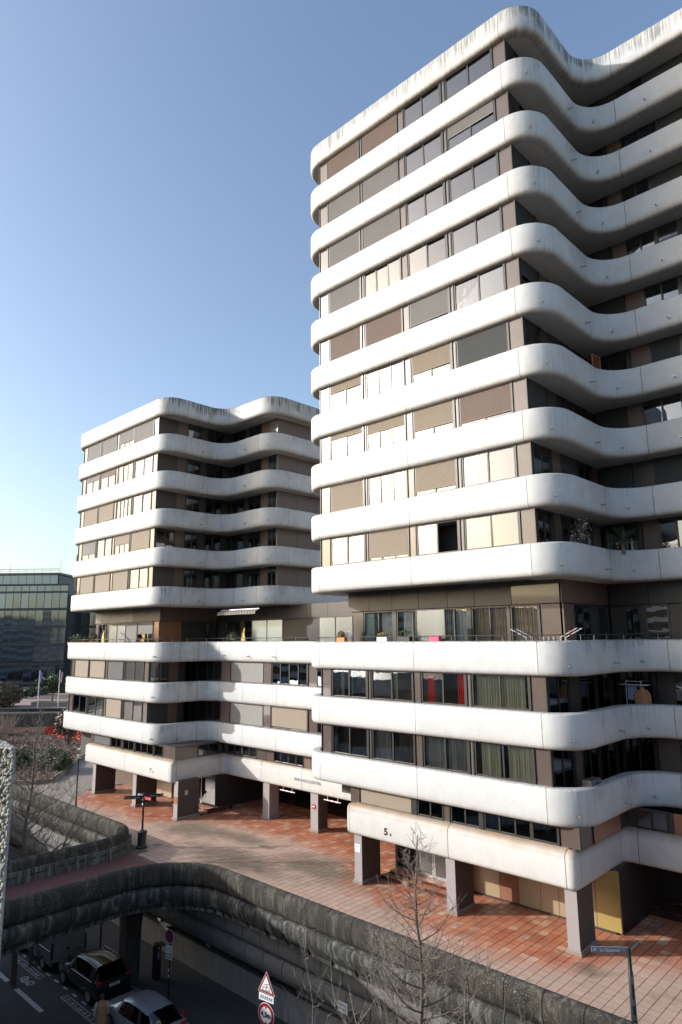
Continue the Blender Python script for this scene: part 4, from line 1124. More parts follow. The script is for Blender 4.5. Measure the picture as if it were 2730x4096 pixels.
for z in (.95, 1.2): mb = MB(); mb.box((-.03, -.042, z), (.03, -.036, z + .12)); mb.obj('sticker', M['white'], np_)

hs = thing_st('height_limit_sign', 'round 4,3 m height limit sign under a red triangle with tram symbol', 'road sign', -5.35, -9.0, -5.6, RAD(8))
sign_post(hs, 6.0, .04, 'frame_light')
Z0 = 6.05
mb = MB()
R = .42
tri = [(R * math.sin(RAD(a)), R * math.cos(RAD(a))) for a in (0, 120, 240)]
def prism(mb, pts, y0, y1, mat=None):
    k = len(mb.v); n = len(pts); mb.v += [(x, y0, z) for x, z in pts] + [(x, y1, z) for x, z in pts]
    mb.face([k + i for i in range(n)], mat); mb.face([k + n + i for i in range(n)][::-1], mat)
    for i in range(n): j = (i + 1) % n; mb.face((k + i, k + n + i, k + n + j, k + j), mat)
for r_, y, m_, nm in ((1.0, -.05, 'white', 'rim'), (.94, -.056, 'deep_red', 'red_border'), (.70, -.062, 'white', 'white_field')):
    mb = MB(); prism(mb, [(x * r_, z * r_) for x, z in tri], y, y + .006); mb.obj(nm, M[m_], hs, None, (0, 0, Z0 - .16)); fix_normals(bpy.data.objects[-1].data) if False else None
mb = MB()
for a, b in (((-.15, -.11), (.16, -.06)), ((-.15, -.02), (.16, .03)), ((-.15, -.11), (-.15, -.02)), ((.16, -.06), (.16, .03)), ((0, -.085), (0, .0)), ((-.02, .0), (.05, .05)), ((.05, .05), (.0, .09)), ((-.1, .05), (.12, .11)), ((-.17, -.14), (.18, -.085))):
    mb.tube([(a[0], -.066, a[1]), (b[0], -.066, b[1])], .007, 4)
mb.obj('tram_symbol', M['black'], hs, None, (0, 0, Z0 - .19))
mb = MB(); mb.box((-.31, -.055, 0), (.31, -.045, .2)); pp = mb.obj('plate', M['white'], hs, None, (0, 0, Z0 - .60))
mb = MB()
for q in range(6):
    x = -.22 + q * .088; mb.tube([(x - .03, -.06, .05), (x + .03, -.06, .15)], .007, 4); mb.tube([(x - .03, -.06, .13), (x + .03, -.06, .07)], .005, 4)
mb.obj('arrow_symbol', M['black'], pp)
mb = MB(); disc(mb, .34, -.055, 36); mb.obj('rim', M['white'], hs, None, (0, 0, Z0 - .98))
mb = MB(); disc(mb, .325, -.061, 36); mb.obj('red_ring', M['deep_red'], hs, None, (0, 0, Z0 - .98))
mb = MB(); disc(mb, .235, -.067, 36); mb.obj('white_field', M['white'], hs, None, (0, 0, Z0 - .98))
text('4,3m', .21, (0, -.070, Z0 - .98), (RAD(90), 0, 0), M['black'], hs, bold=.006, name='lettering')
mb = MB(); prism(mb, [(-.04, .235), (.04, .235), (0, .16)], -.071, -.069); prism(mb, [(-.04, -.235), (.04, -.235), (0, -.16)], -.071, -.069); mb.obj('arrow_symbol', M['black'], hs, None, (0, 0, Z0 - .98))
mb = MB(); mb.box((-.31, -.055, 0), (.31, -.045, .24)); pp = mb.obj('plate', M['white'], hs, None, (0, 0, Z0 - 1.60))
text('80 m', .15, (0, -.06, .12), (RAD(90), 0, 0), M['black'], pp, bold=.003)

pm = thing_st('parking_meter', 'tall black parking meter with sloping top beside the bridge pier', 'parking meter', -19.55, -4.2, -5.47)
mb = MB(); mb.box((-.17, -.14, 0), (.17, .14, 1.5)); mb.obj('body', M['black'], pm)
mb = MB(); mb.box((-.24, -.22, 1.50), (.24, .20, 1.57)); o = mb.obj('roof', M['pier'], pm); o.rotation_euler = (RAD(-6), 0, 0)
mb = MB(); mb.box((.171, -.09, .95), (.178, .09, 1.3)); mb.obj('screen', M['sign_grey'], pm)
text('P', .16, (.18, 0, 1.40), (RAD(90), 0, RAD(90)), M['white'], pm, bold=.006)
bo = thing_st('bollard', 'thin black bollard with one white ring on the far pavement under the bridge', 'bollard', -24.8, -4.5, -5.47)
mb = MB(); mb.tube([(0, 0, 0), (0, 0, 1.05), (0, 0, 2.2)], .045, 10); mb.obj('pole', M['black'], bo, 40)
mb = MB(); mb.tube([(0, 0, 1.4), (0, 0, 1.5)], .049, 10); mb.obj('ring', M['white'], bo, 40)
# rubble bag in a skip beyond the bridge
bg_ = thing_st('waste_container', 'orange waste container covered with a black tarpaulin behind the footbridge', 'skip', -33.6, -9.5, -5.6)
mb = MB(); prism(mb, [(-1.1, 0), (1.1, 0), (1.4, 1.35), (-1.4, 1.35)], -.9, .9); ob = mb.obj('tub', M['orange'], bg_); fix_normals(ob.data)
mb = MB(); mb.lathe([(1.55, 1.0), (1.6, 1.3), (1.3, 1.75), (.7, 1.95), (.1, 1.9)], 10); ob = mb.obj('tarpaulin', M['black'], bg_, 60); ob.scale = (1, .7, 1)

# ------------------------------------------------------------------ vehicles
def loft_car(root, L, wd, st, paint, glass_from, glass_to, screens, zb=.28):
    """st: stations (x 0..L from the rear, half width, belt z, roof z, roof half width)"""
    n = len(st); ring = []
    for (x, hw, belt, roof, rw) in st:
        r = [(hw * .80, zb), (hw * .97, zb + .10), (hw, zb + .32), (hw * .995, belt - .12), (hw * .955, belt), (rw + .02 if roof > belt + .1 else hw * .80, roof - .05 if roof > belt + .1 else belt + .03), (rw * .86 if roof > belt + .1 else hw * .5, roof + .0 if roof > belt + .1 else belt + .055), (rw * .4 if roof > belt + .1 else hw * .25, roof + .02 if roof > belt + .1 else belt + .065)]
        full = [(y, z) for y, z in r] + [(-y, z) for y, z in r[::-1]]
        ring.append([(x, y, z) for y, z in full])
    m = len(ring[0])
    body, gl = MB(), MB()
    for mb_ in (body, gl):
        for r in ring: mb_.v += r
    for i in range(n - 1):
        for j in range(m - 1):
            side = j in (4, m - 6)
            top = j in (5, 6, 7, 8, 9)
            isg = (side and glass_from <= i < glass_to) or (top and i in screens)
            f = (i * m + j, (i + 1) * m + j, (i + 1) * m + j + 1, i * m + j + 1)
            (gl if isg else body).face(f)
        body.face(((i) * m + m - 1, (i + 1) * m + m - 1, (i + 1) * m, i * m))
    body.face([j for j in range(m)]); body.face([(n - 1) * m + j for j in range(m)][::-1])
    o = body.obj('body', M[paint], root, 50); fix_normals(o.data)
    md = o.modifiers.new('round', 'BEVEL'); md.width = .035; md.segments = 2; md.limit_method = 'ANGLE'; md.angle_limit = RAD(28)
    o2 = gl.obj('window_glass', M['glass_car'], root, 40); fix_normals(o2.data)
    inr = MB(); inr.box((L * .12, -wd * .36, .35), (L * .72, wd * .36, st[n // 2][2] - .08)); inr.obj('interior', M['black'], root)
def wheels(root, xs, hw, r=.33):
    def tyre():
        mb = MB(); mb.lathe([(r * .62, -.10), (r * .95, -.11), (r, -.08), (r, .08), (r * .95, .11), (r * .62, .10)], 20, axis='y'); return mb.mesh('tyre', M['rubber'], 40)
    def rim():
        mb = MB(); mb.lathe([(.05, -.112), (r * .25, -.10), (r * .63, -.108), (r * .63, .108), (.05, .112)], 20, axis='y')
        for q in range(5):
            a = q * 1.2566; mb.box((-.02, -.118, .04), (.02, -.105, r * .58))
            for i in range(8):
                x, y, z = mb.v[-8 + i]; mb.v[-8 + i] = (x * math.cos(a) + z * math.sin(a), y, -x * math.sin(a) + z * math.cos(a))
        return mb.mesh('rim', M['metal'], 40)
    t_ = cached(('ty', r), tyre); ri = cached(('ri', r), rim)
    for x in xs:
        for sg in (-1, 1):
            w_ = link('wheel', t_, root, (x, sg * (hw - .10), r)); link('rim', ri, w_)
def bx(root, name, a, b, mat, rz=0):
    mb = MB(); mb.box(a, b); return mb.obj(name, M[mat], root)
# x axis runs forward; rear at x=0; cars head towards -s
def car_at(name, label, s, t, z=-5.6): return thing_st(name, label, 'car', s, t, z, math.pi)
c1 = car_at('parked_car', 'silver hatchback with red tail lights parked nearest at the bottom', -13.95, -6.95)
loft_car(c1, 4.35, 1.8, [(0, .74, .80, .80, .5), (.07, .84, .98, .98, .5), (.30, .88, .98, 1.20, .58), (.75, .90, .96, 1.39, .60), (1.45, .90, .93, 1.44, .62), (2.2, .90, .90, 1.43, .62), (2.75, .90, .90, 1.32, .60), (3.35, .89, .93, .93, .5), (3.95, .84, .84, .84, .5), (4.25, .74, .70, .70, .4), (4.35, .60, .55, .55, .3)], 'silver_car', 2, 6, (1, 2, 6))
wheels(c1, (.80, 3.42), .90)
for sg in (-1, 1):
    mb = MB(); mb.v = [(.02, sg * .52, .92), (.02, sg * .84, .86), (.34, sg * .885, 1.16), (.40, sg * .80, 1.22), (.10, sg * .72, 1.02), (-.01, sg * .56, .80), (-.01, sg * .80, .76), (.2, sg * .905, .98)]
    mb.face((0, 4, 3, 2, 1)); mb.face((5, 0, 1, 6)); mb.face((1, 2, 7, 6)); mb.obj('tail_light', M['tail_red'], c1)
    bx(c1, 'wing_mirror', (2.72, sg * .92 - .07, .92), (2.90, sg * .92 + .07, 1.04), 'silver_car')
    bx(c1, 'door_handle', (1.05, sg * .905 - .012, .86), (1.22, sg * .905 + .012, .89), 'metal'); bx(c1, 'door_handle', (2.0, sg * .905 - .012, .84), (2.17, sg * .905 + .012, .87), 'metal')
bx(c1, 'bumper', (-.06, -.80, .30), (.10, .80, .62), 'silver_car')
mb = MB(); mb.poly([(.62, .0, 1.405), (.82, .03, 1.42), (.82, -.03, 1.42)]); mb.tube([(.7, 0, 1.41), (.6, 0, 1.5)], .02, 5); mb.obj('aerial', M['metal'], c1)
c2 = car_at('parked_car', 'glossy black compact SUV with roof rails parked between the van and the hatchback', -19.25, -6.62)
loft_car(c2, 4.3, 1.8, [(0, .80, .90, .90, .5), (.06, .88, 1.02, 1.02, .5), (.28, .90, 1.02, 1.34, .62), (.55, .90, 1.0, 1.55, .64), (1.4, .90, .98, 1.61, .66), (2.2, .90, .98, 1.60, .66), (2.65, .90, .98, 1.48, .63), (3.15, .90, 1.02, 1.02, .5), (3.9, .86, .96, .96, .5), (4.22, .80, .80, .80, .5), (4.3, .68, .6, .6, .4)], 'black_car', 2, 6, (1, 2, 6), .30)
wheels(c2, (.80, 3.45), .91, .35)
for sg in (-1, 1):
    mb = MB(); mb.tube([(.7, sg * .60, 1.56), (.9, sg * .60, 1.66), (2.2, sg * .60, 1.67), (2.4, sg * .60, 1.60)], .02, 6); mb.obj('roof_rail', M['metal'], c2, 40)
    bx(c2, 'wing_mirror', (2.75, sg * .97 - .09, 1.0), (2.95, sg * .97 + .09, 1.16), 'metal')
    bx(c2, 'tail_light', (-.01, sg * .72 - .13, .98), (.12, sg * .72 + .13, 1.10), 'deep_red')
    mb = MB(); mb.tube([(.5, sg * .91, 1.03), (2.6, sg * .91, 1.0)], .012, 5); mb.obj('chrome_strip', M['metal'], c2)
plt = bx(c2, 'number_plate', (-.03, -.26, .78), (-.005, .26, .89), 'white')
bx(c2, 'bumper', (-.04, -.84, .32), (.10, .84, .72), 'black_car')
text('FW-533-PV', .085, (-.034, 0, .835), (RAD(90), 0, RAD(-90)), M['black'], plt, bold=.002, name='lettering')
c3 = thing_st('parked_van', 'grey panel van with flat pale rear doors parked under the footbridge', 'van', -24.05, -6.65, -5.6, math.pi)
loft_car(c3, 4.9, 1.86, [(0, .88, 1.0, 1.86, .80), (.04, .92, 1.0, 1.94, .82), (.6, .93, 1.0, 1.96, .82), (2.0, .93, 1.0, 1.96, .82), (3.0, .93, 1.0, 1.94, .82), (3.5, .93, 1.02, 1.86, .78), (4.1, .92, 1.12, 1.12, .6), (4.7, .84, .98, .98, .5), (4.9, .7, .7, .7, .4)], 'van_paint', 4, 5, (5,), .3)
wheels(c3, (.95, 4.0), .93, .34)
for sg in (-1, 1):
    d = bx(c3, 'rear_door', (-.03, min(0, sg * .84) + .008, .50), (-.001, max(0, sg * .84) - .008, 1.86), 'van_rear')
    bx(c3, 'tail_light', (-.03, sg * .885 - .04, .75), (.02, sg * .885 + .04, 1.5), 'black')
    mb = MB(); mb.box((-.045, min(sg * .08, sg * .74), 1.05), (-.03, max(sg * .08, sg * .74), 1.72)); mb.obj('door_panel', M['van_rear'], d)
    mb = MB(); mb.tube([(.2, sg * .90, 1.05), (3.9, sg * .90, 1.02)], .014, 5); mb.obj('trim_strip', M['metal'], c3)
bx(c3, 'door_handle', (-.06, -.03, 1.0), (-.03, .14, 1.10), 'black'); bx(c3, 'bumper', (-.09, -.86, .32), (.02, .86, .55), 'black')
bx(c3, 'plate_band', (-.05, -.62, .82), (-.03, .1, .96), 'curtain_grey')
mb = MB(); mb.tube([(-.02, -.8, 1.92), (-.02, .8, 1.92)], .025, 6); mb.obj('roof_trim', M['white'], c3)

# ------------------------------------------------------------------ person
def skinned(name, joints, edges, mat, parent, sub=2, root=0):
    me = bpy.data.meshes.new(name); me.from_pydata([j[0] for j in joints], edges, []); me.materials.append(mat)
    o = link(name, me, parent)
    sk = o.modifiers.new('skin', 'SKIN'); sk.use_smooth_shade = True
    d = me.skin_vertices[0].data
    for i, j in enumerate(joints):
        r = j[1] if isinstance(j[1], tuple) else (j[1], j[1]); d[i].radius = r
    d[root].use_root = True
    s_ = o.modifiers.new('sub', 'SUBSURF'); s_.levels = sub; s_.render_levels = sub
    return o
pe = thing('person', 'person seen from behind in a brown fur coat walking beside the silver car', 'person', W(-16.95, -8.45, -5.6), RAD(108))
# local: +x is the walking direction, y to the left
J = [((0, 0, .92), (.13, .16)), ((0, 0, 1.10), (.12, .15)), ((0, 0, 1.30), (.125, .17)), ((0, 0, 1.42), (.09, .14)), ((0, 0, 1.50), .052), ((.01, 0, 1.56), .055),
     ((0, .19, 1.38), .062), ((-.03, .25, 1.12), .048), ((.05, .25, .88), .036), ((0, -.19, 1.38), .062), ((.03, -.26, 1.12), .048), ((.12, -.25, .90), .036),
     ((0, .10, .88), .095), ((.06, .10, .48), .065), ((.0, .10, .10), .045), ((.14, .10, .05), .04),
     ((0, -.10, .88), .095), ((-.02, -.10, .48), .065), ((-.2, -.10, .12), .045), ((-.08, -.10, .05), .04)]
E_ = [(0, 1), (1, 2), (2, 3), (3, 4), (4, 5), (3, 6), (6, 7), (7, 8), (3, 9), (9, 10), (10, 11), (0, 12), (12, 13), (13, 14), (14, 15), (0, 16), (16, 17), (17, 18), (18, 19)]
skinned('body', J, E_, M['trousers'], pe)
mb = MB(); mb.lathe([(.02, -.115), (.06, -.10), (.082, -.04), (.088, .03), (.075, .09), (.03, .125)], 16); hd = mb.obj('head', M['skin'], pe, 80, (.02, 0, 1.64))
mb = MB(); mb.lathe([(.092, -.06), (.102, .02), (.088, .10), (.035, .138), (.004, .142)], 16); mb.obj('hair', M['hair'], pe, 80, (-.005, 0, 1.645))
for sg in (-1, 1): mb = MB(); mb.lathe([(.012, -.03), (.02, 0), (.01, .03)], 8); mb.obj('ear', M['skin'], hd, 80, (0, sg * .088, .0))
mb = MB(); mb.tube([(.08, 0, .01), (.11, 0, -.02), (.085, 0, -.035)], .012, 6); mb.obj('nose', M['skin'], hd, 60)
def ovals(rows, name, mat):
    mb = MB(); n = 20
    for (z, a, b, cx) in rows:
        for j in range(n): q = 2 * math.pi * j / n; k = 1 + .03 * math.sin(5 * q + z * 9); mb.v.append((cx + a * k * math.cos(q), b * k * math.sin(q), z))
    for i in range(len(rows) - 1):
        for j in range(n): k = (j + 1) % n; mb.face((i * n + j, i * n + k, (i + 1) * n + k, (i + 1) * n + j))
    mb.face(list(range(n))[::-1]); mb.face([(len(rows) - 1) * n + j for j in range(n)])
    return mb.obj(name, M[mat], pe, 80)
ovals([(.55, .17, .22, 0), (.62, .185, .24, 0), (.9, .17, .225, 0), (1.1, .155, .205, 0), (1.3, .155, .225, 0), (1.42, .125, .20, 0), (1.49, .09, .12, 0), (1.53, .085, .09, 0)], 'coat', 'coat_fur')
for sg in (-1, 1):
    k = .09 if sg < 0 else 0
    mb = MB(); mb.tube([(0, sg * .15, 1.43), (-.0, sg * .22, 1.38), (-.02 + k * .3, sg * .275, 1.15), (.04 + k, sg * .27, .93)], [.075, .085, .075, .062], 10); mb.obj('sleeve', M['sleeve'], pe, 70)
    # hand: palm, four unequal curled fingers and a thumb
    hx, hy, hz = .055 + k, sg * .268, .90
    Jh = [((hx, hy, hz), (.02, .014)), ((hx + .012, hy, hz - .05), (.034, .014))]
    Eh = [(0, 1)]
    for q, (dx, L_) in enumerate(((-.028, .058), (-.01, .072), (.008, .076), (.026, .066))):
        b0 = len(Jh); Jh += [((hx + .012 + dx, hy, hz - .085), .0085), ((hx + .016 + dx, hy - sg * .008, hz - .085 - L_ * .5), .008), ((hx + .016 + dx, hy - sg * .024, hz - .085 - L_ * .92), .007)]
        Eh += [(1, b0), (b0, b0 + 1), (b0 + 1, b0 + 2)]
    b0 = len(Jh); Jh += [((hx + .045, hy - sg * .008, hz - .045), .0095), ((hx + .062, hy - sg * .016, hz - .078), .0085)]; Eh += [(1, b0), (b0, b0 + 1)]
    skinned('hand', Jh, Eh, M['skin'], pe, 1)
for sg, x in ((1, .08), (-1, -.14)):
    mb = MB(); mb.tube([(x - .09, sg * .10, .045), (x + .02, sg * .10, .05), (x + .16, sg * .10, .035)], [.042, .048, .035], 8); mb.obj('shoe', M['black'], pe, 60)

# =================================================================== TREES AND PLANTS
def branch_pts(p, d, L, n, rnd, up=.25, wob=.16):
    pts = [Vector(p)]; d = Vector(d).normalized()
    for i in range(n):
        d = (d + Vector((rnd.gauss(0, wob), rnd.gauss(0, wob), rnd.gauss(0, wob * .6) + up)) * .45).normalized()
        pts.append(pts[-1] + d * L / n)
    return pts
def bare_tree(root, H_, r0, limbs, seed, whip=1.0, lean=(0, 0), levels=2, twin=None, z_from=.2, spread=1.0, spurs=5):
    rnd = random.Random(seed)
    n = 16
    tr = [Vector((lean[0] * (i / n) ** 2 + .05 * math.sin(i * 1.3), lean[1] * (i / n) ** 2 + .05 * math.cos(i * 1.1), H_ * i / n)) for i in range(n + 1)]
    rad = [r0 * (1 - i / n) ** .85 + .008 for i in range(n + 1)]
    mb = MB(); mb.tube(tr, rad, 9); mb.obj('trunk', M['bark'], root, 60)
    def at(z):
        k = max(0, min(n - 1e-3, z / H_ * n)); i = int(k); return tr[i].lerp(tr[i + 1], k - i), r0 * (1 - k / n) ** .85 + .008
    for b in range(limbs):
        fz = z_from + (1 - z_from) * ((b + rnd.random()) / limbs)
        p, rr_ = at(fz * H_)
        a = b * 2.4 + rnd.uniform(-.4, .4)
        L = (1 - fz) ** 1.05 * H_ * .45 * spread * rnd.uniform(.7, 1.2) + .25
        mb = MB()
        pts = branch_pts(p, (math.cos(a), math.sin(a), rnd.uniform(.1, .5)), L, 8, rnd, .28)
        r1 = min(rr_ * .45, .009 + L * .008)
        mb.tube(pts, [max(.0035, r1 * (1 - i / 8.5)) for i in range(9)], 5, M['bark'])
        for q in range(int(spurs * L) + 2):                     # side whips and short spurs
            i = rnd.randint(1, 7); pp = pts[i]
            dd = (pts[i + 1] - pts[i]).normalized(); a2 = rnd.uniform(0, 6.28)
            side = Vector((math.cos(a2), math.sin(a2), rnd.uniform(-.2, .9)))
            l2 = rnd.uniform(.15, .9) * whip * (.35 + L * .25)
            p2 = branch_pts(pp, dd * .6 + side, l2, 4, rnd, .22)
            mb.tube(p2, [.007, .006, .005, .0042, .003], 4, M['twig'], cap=False)
            if levels > 1 and l2 > .35:
                for e in range(int(l2 * 6)):
                    j = rnd.randint(1, 3); a3 = rnd.uniform(0, 6.28)
                    p3 = [p2[j], p2[j] + Vector((math.cos(a3), math.sin(a3), rnd.uniform(-.1, .8))) * rnd.uniform(.05, .22)]
                    mb.tube(p3, [.004, .0022], 3, M['twig'], cap=False)
        mb.obj('branch', None, root, 60)
bt = thing_st('bare_tree', 'tall bare young tree with whip like branches in front of the number 5 building', 'tree', .80, -9.0, -5.6)
bare_tree(bt, 11.5, .11, 60, 5, 1.1, (0, 0), 2, z_from=.38, spread=1.15, spurs=8)
t2 = thing_st('bare_tree', 'bare tree in the left street well rising beside the pebbled concrete post', 'tree', -24.6, -9.2, -5.6)
bare_tree(t2, 13.4, .14, 54, 9, 1.1, (.4, .3), 2, z_from=.36, spread=1.15, spurs=10)
t3 = thing_st('bare_tree', 'low bare tree with long arching boughs right of the taller left bare tree', 'tree', -26.0, -7.8, -5.6)
bare_tree(t3, 8.0, .10, 16, 21, 1.2, (2.4, 1.4), 2, z_from=.45, spread=1.9, spurs=4)
t4 = thing_st('bare_tree', 'slender leaning sapling at the bottom in front of the sooty parapet', 'tree', -3.4, -8.6, -5.6)
bare_tree(t4, 7.9, .04, 16, 33, 1.0, (-1.6, .8), 2, z_from=.5, spread=.6, spurs=6)
t5 = thing_st('bare_tree', 'small tree of bare whips at the bottom edge right of the tall bare tree', 'tree', 3.6, -8.2, -5.6)
bare_tree(t5, 7.2, .045, 22, 41, 1.0, (.3, .4), 2, z_from=.5, spread=.9, spurs=6)

def leaf_mass(root_or_none, name, c, r, n, mat, size=.08, seed=1, hollow=.5, parent=None, flat=1.0, mats=None, bumps=3):
    rnd = random.Random(seed); mb = MB()
    bl = [(Vector((rnd.uniform(-1, 1) * r[0] * .6, rnd.uniform(-1, 1) * r[1] * .6, rnd.uniform(-.5, .6) * r[2])), rnd.uniform(.4, .75)) for _ in range(bumps)]
    for i in range(n):
        b, k = rnd.choice(bl) if rnd.random() < .7 else (Vector((0, 0, 0)), 1.0)
        d = Vector((rnd.gauss(0, 1), rnd.gauss(0, 1), rnd.gauss(0, 1))).normalized()
        q = rnd.uniform(hollow, 1) ** .6 * k
        p = Vector(c) + b + Vector((d.x * r[0], d.y * r[1], d.z * r[2])) * q
        if p.z < .02: p.z = rnd.uniform(.02, .15)
        u = Vector((rnd.gauss(0, 1), rnd.gauss(0, 1), rnd.gauss(0, 1) * flat)).normalized(); v = u.cross(d)
        if v.length < .1: v = u.orthogonal()
        v.normalize(); s_ = size * rnd.uniform(.6, 1.4)
        mb.poly([p - u * s_ - v * s_ * .3, p + u * s_ - v * s_ * .2, p + u * s_ * .7 + v * s_ * .5, p - u * s_ * .8 + v * s_ * .4], rnd.choice(mats) if mats else mat)
    return mb.obj(name, None if mats else mat, parent)
# planting bed at the upper left
bed = MB()
bpts = [(-75, -3.5), (-45, -2.9), (-43.3, -1.2), (-43.6, .6), (-46.5, 3.2), (-51, 6.2), (-53.2, 8.4), (-57.5, 8.6), (-60, 11.5), (-75, 11.5)]
k = len(bpts); bed.v = [(x, y, .02) for x, y in bpts] + [(x, y, .28) for x, y in bpts]
bed.face([i + k for i in range(k)])
for i in range(k): j = (i + 1) % k; bed.face((i, j, j + k, i + k))
bedo = struct('planting_bed', bed, M['soil'])
for a, b in zip(bpts[1:], bpts[2:-1]):
    d = (Vector(b) - Vector(a)); L = d.length; ang = math.atan2(d.y, d.x); n = max(1, int(L / 1.2))
    for q in range(n):
        mb = MB(); mb.box((q * L / n + .01, -.12, 0), ((q + 1) * L / n - .01, .12, .34)); mb.obj('kerb_stone', M['stone_kerb'], bedo, None, (a[0], a[1], .01), ang)
rnd = random.Random(77); mb = MB()
for i in range(26000):
    s, t = rnd.uniform(-75, -43), rnd.uniform(-3.4, 11.4)
    ok = t < -3 + (-43.3 - s) * .0 + 99
    lim = 0.6 + max(0, (-43.6 - s)) * .82
    if t > min(lim, 11.2) or (t < -1.2 and s > -44.3): continue
    p = Vector((s, t, .3 + rnd.random() * .14)); a = rnd.uniform(0, 6.28); e = rnd.uniform(.04, .09)
    u = Vector((math.cos(a), math.sin(a), rnd.uniform(-.6, .6))) * e; v = Vector((-math.sin(a), math.cos(a), rnd.uniform(-.6, .6))) * e * .6
    mb.poly([p - u - v, p + u - v, p + u + v, p - u + v], M['leaf_dry'] if rnd.random() < .72 else M['blossom'] if rnd.random() < .3 else M['leaf_brown'])
o = struct('ground_cover', mb, None); o['kind'] = 'stuff'
for k_, (s, t, rx, ry, rz, n, lab) in enumerate((
    (-47.6, 2.2, 2.6, 1.7, 1.0, 5200, 'bright green low shrub at the right tip of the planting bed'),
    (-51.5, 1.5, 2.4, 1.8, .9, 4200, 'green low shrub in the middle of the planting bed'),
    (-51.5, -1.6, 2.0, 1.5, 1.3, 4200, 'dark green shrub at the left of the planting bed near the pebbled post'))):
    sh = thing_st('shrub', lab, 'shrub', s, t, .28, group='green shrubs in the planting bed')
    leaf_mass(None, 'foliage', (0, 0, rz * .6), (rx, ry, rz), n, None, .10, 60 + k_, .45, sh, mats=[M['leaf'], M['leaf'], M['leaf_dark']], bumps=5)
rb = thing_st('red_shrub', 'strip of low scarlet shrubs at the back of the planting bed', 'shrub', -63.5, 11.8, .1)
leaf_mass(None, 'foliage', (0, 0, .4), (8.5, 1.6, .6), 5200, None, .14, 81, .3, rb, mats=[M['leaf_red'], M['leaf_red'], M['leaf_brown']], bumps=8)
mg = thing_st('flowering_shrub', 'tall dark shrub speckled with pale leaves beside the left building edge', 'shrub', -58.6, 8.6, .2)
mb = MB(); rr = random.Random(5)
for q in range(7):
    a = q * .9; mb.tube([(0, 0, 0), (math.cos(a) * .5, math.sin(a) * .5, 1.8), (math.cos(a) * .9, math.sin(a) * .9, 3.6)], [.09, .06, .02], 6)
mb.obj('stem', M['bark'], mg, 60)
leaf_mass(None, 'foliage', (0, 0, 2.5), (1.35, 1.35, 2.0), 2400, None, .14, 82, .3, mg, mats=[M['leaf_dark'], M['leaf_brown'], M['leaf_dark'], M['blossom']], bumps=7)
for q, (s, t, h) in enumerate(((-57, -1.0, 3.2), (-66, 4, 3.4), (-72, 7, 3.6), (-70, 1, 3.0))):
    b_ = thing_st('bare_bush', ['bare brown bush left of the green shrubs', 'bare brown bush behind the green shrubs', 'far bare bush before the dark road wall', 'bare bush at the far left of the planting bed'][q], 'bush', s, t, .28, group='bare bushes in the planting bed')
    rr = random.Random(q + 400); mb = MB()
    for e in range(150):
        a = rr.uniform(0, 6.28); d = Vector((math.cos(a), math.sin(a), rr.uniform(.8, 2.6)))
        pts = branch_pts((rr.gauss(0, .5), rr.gauss(0, .5), 0), d, h * rr.uniform(.5, 1), 5, rr, .1, .25)
        mb.tube(pts, [.022, .018, .014, .010, .008, .006], 3, M['twig'] if e % 3 else M['leaf_dry'], cap=False)
    mb.obj('branches', None, b_)

# =================================================================== FAR LEFT: ROAD, PLAZA, GLASS OFFICES
mb = MB(); mb.poly([(-140, 92.5, .03), (-10, 92.5, .03), (-10, 110.5, .03), (-140, 110.5, .03)]); road = struct('road', mb, M['asphalt'], site=False)
for q in range(16):
    x = -75 + q * 2.6; mb = MB(); mb.poly([(x, 106.3, .035), (x + 1.5, 106.3, .035), (x + 1.5, 106.7, .035), (x, 106.7, .035)]); d = mb.obj('lane_dash', M['white'], road)
wl = thing('retaining_wall', 'dark retaining wall along the far road behind the planting bed', 'wall', (-60, 91.5, 0))
mb = MB(); mb.box((-80, 0, 0), (44, .5, 1.7)); mb.obj('wall', M['pier'], wl)
mb = MB(); mb.box((-80, 18.6, 0), (44, 19.2, .5)); mb.obj('kerb_wall', M['black'], wl)
mb = MB(); mb.poly([(-160, 111, .05), (0, 111, .05), (0, 190, .05), (-160, 190, .05)]); struct('plaza', mb, M['plaza'], site=False)
hb = thing('clipped_bush', 'big clipped brown green bush on the plaza at the far left', 'bush', (-59.0, 118, 0))
leaf_mass(None, 'foliage', (0, 0, 2.0), (4.2, 3.0, 2.3), 5200, None, .22, 90, .75, hb, mats=[M['leaf_dry'], M['leaf_dark'], M['leaf_brown']], bumps=2)
pt = thing('plaza_tree', 'small round evergreen tree in a low square planter between the flagpoles', 'tree', (-50.4, 119.5, .05))
mb = MB(); mb.box((-2.9, -1.6, 0), (2.9, 1.6, .75)); mb.obj('planter', M['stone_kerb'], pt)
mb = MB(); mb.tube([(0, 0, .7), (.05, 0, 2), (.0, 0, 3.6)], [.16, .12, .07], 8); mb.obj('trunk', M['bark'], pt, 60)
leaf_mass(None, 'crown', (0, 0, 3.6), (3.0, 2.2, 1.6), 2600, None, .20, 91, .4, pt, mats=[M['leaf'], M['leaf_dark']], bumps=5)
pg = thing('evergreen_shrub', 'dark low evergreens beside the plaza steps in front of the glass offices', 'shrub', (-62, 136, .05))
leaf_mass(None, 'foliage', (0, 0, .9), (4, 1.8, .9), 1800, None, .25, 93, .4, pg, mats=[M['leaf_dark'], M['leaf']], bumps=5)
stp = thing('plaza_steps', 'broad pale stone steps on the plaza before the glass offices', 'steps', (-52, 133, .05))
for q in range(3): mb = MB(); mb.box((-9 + q * .8, q * .9, q * .2), (14, 6, q * .2 + .2)); mb.obj('step', M['plaza'], stp)
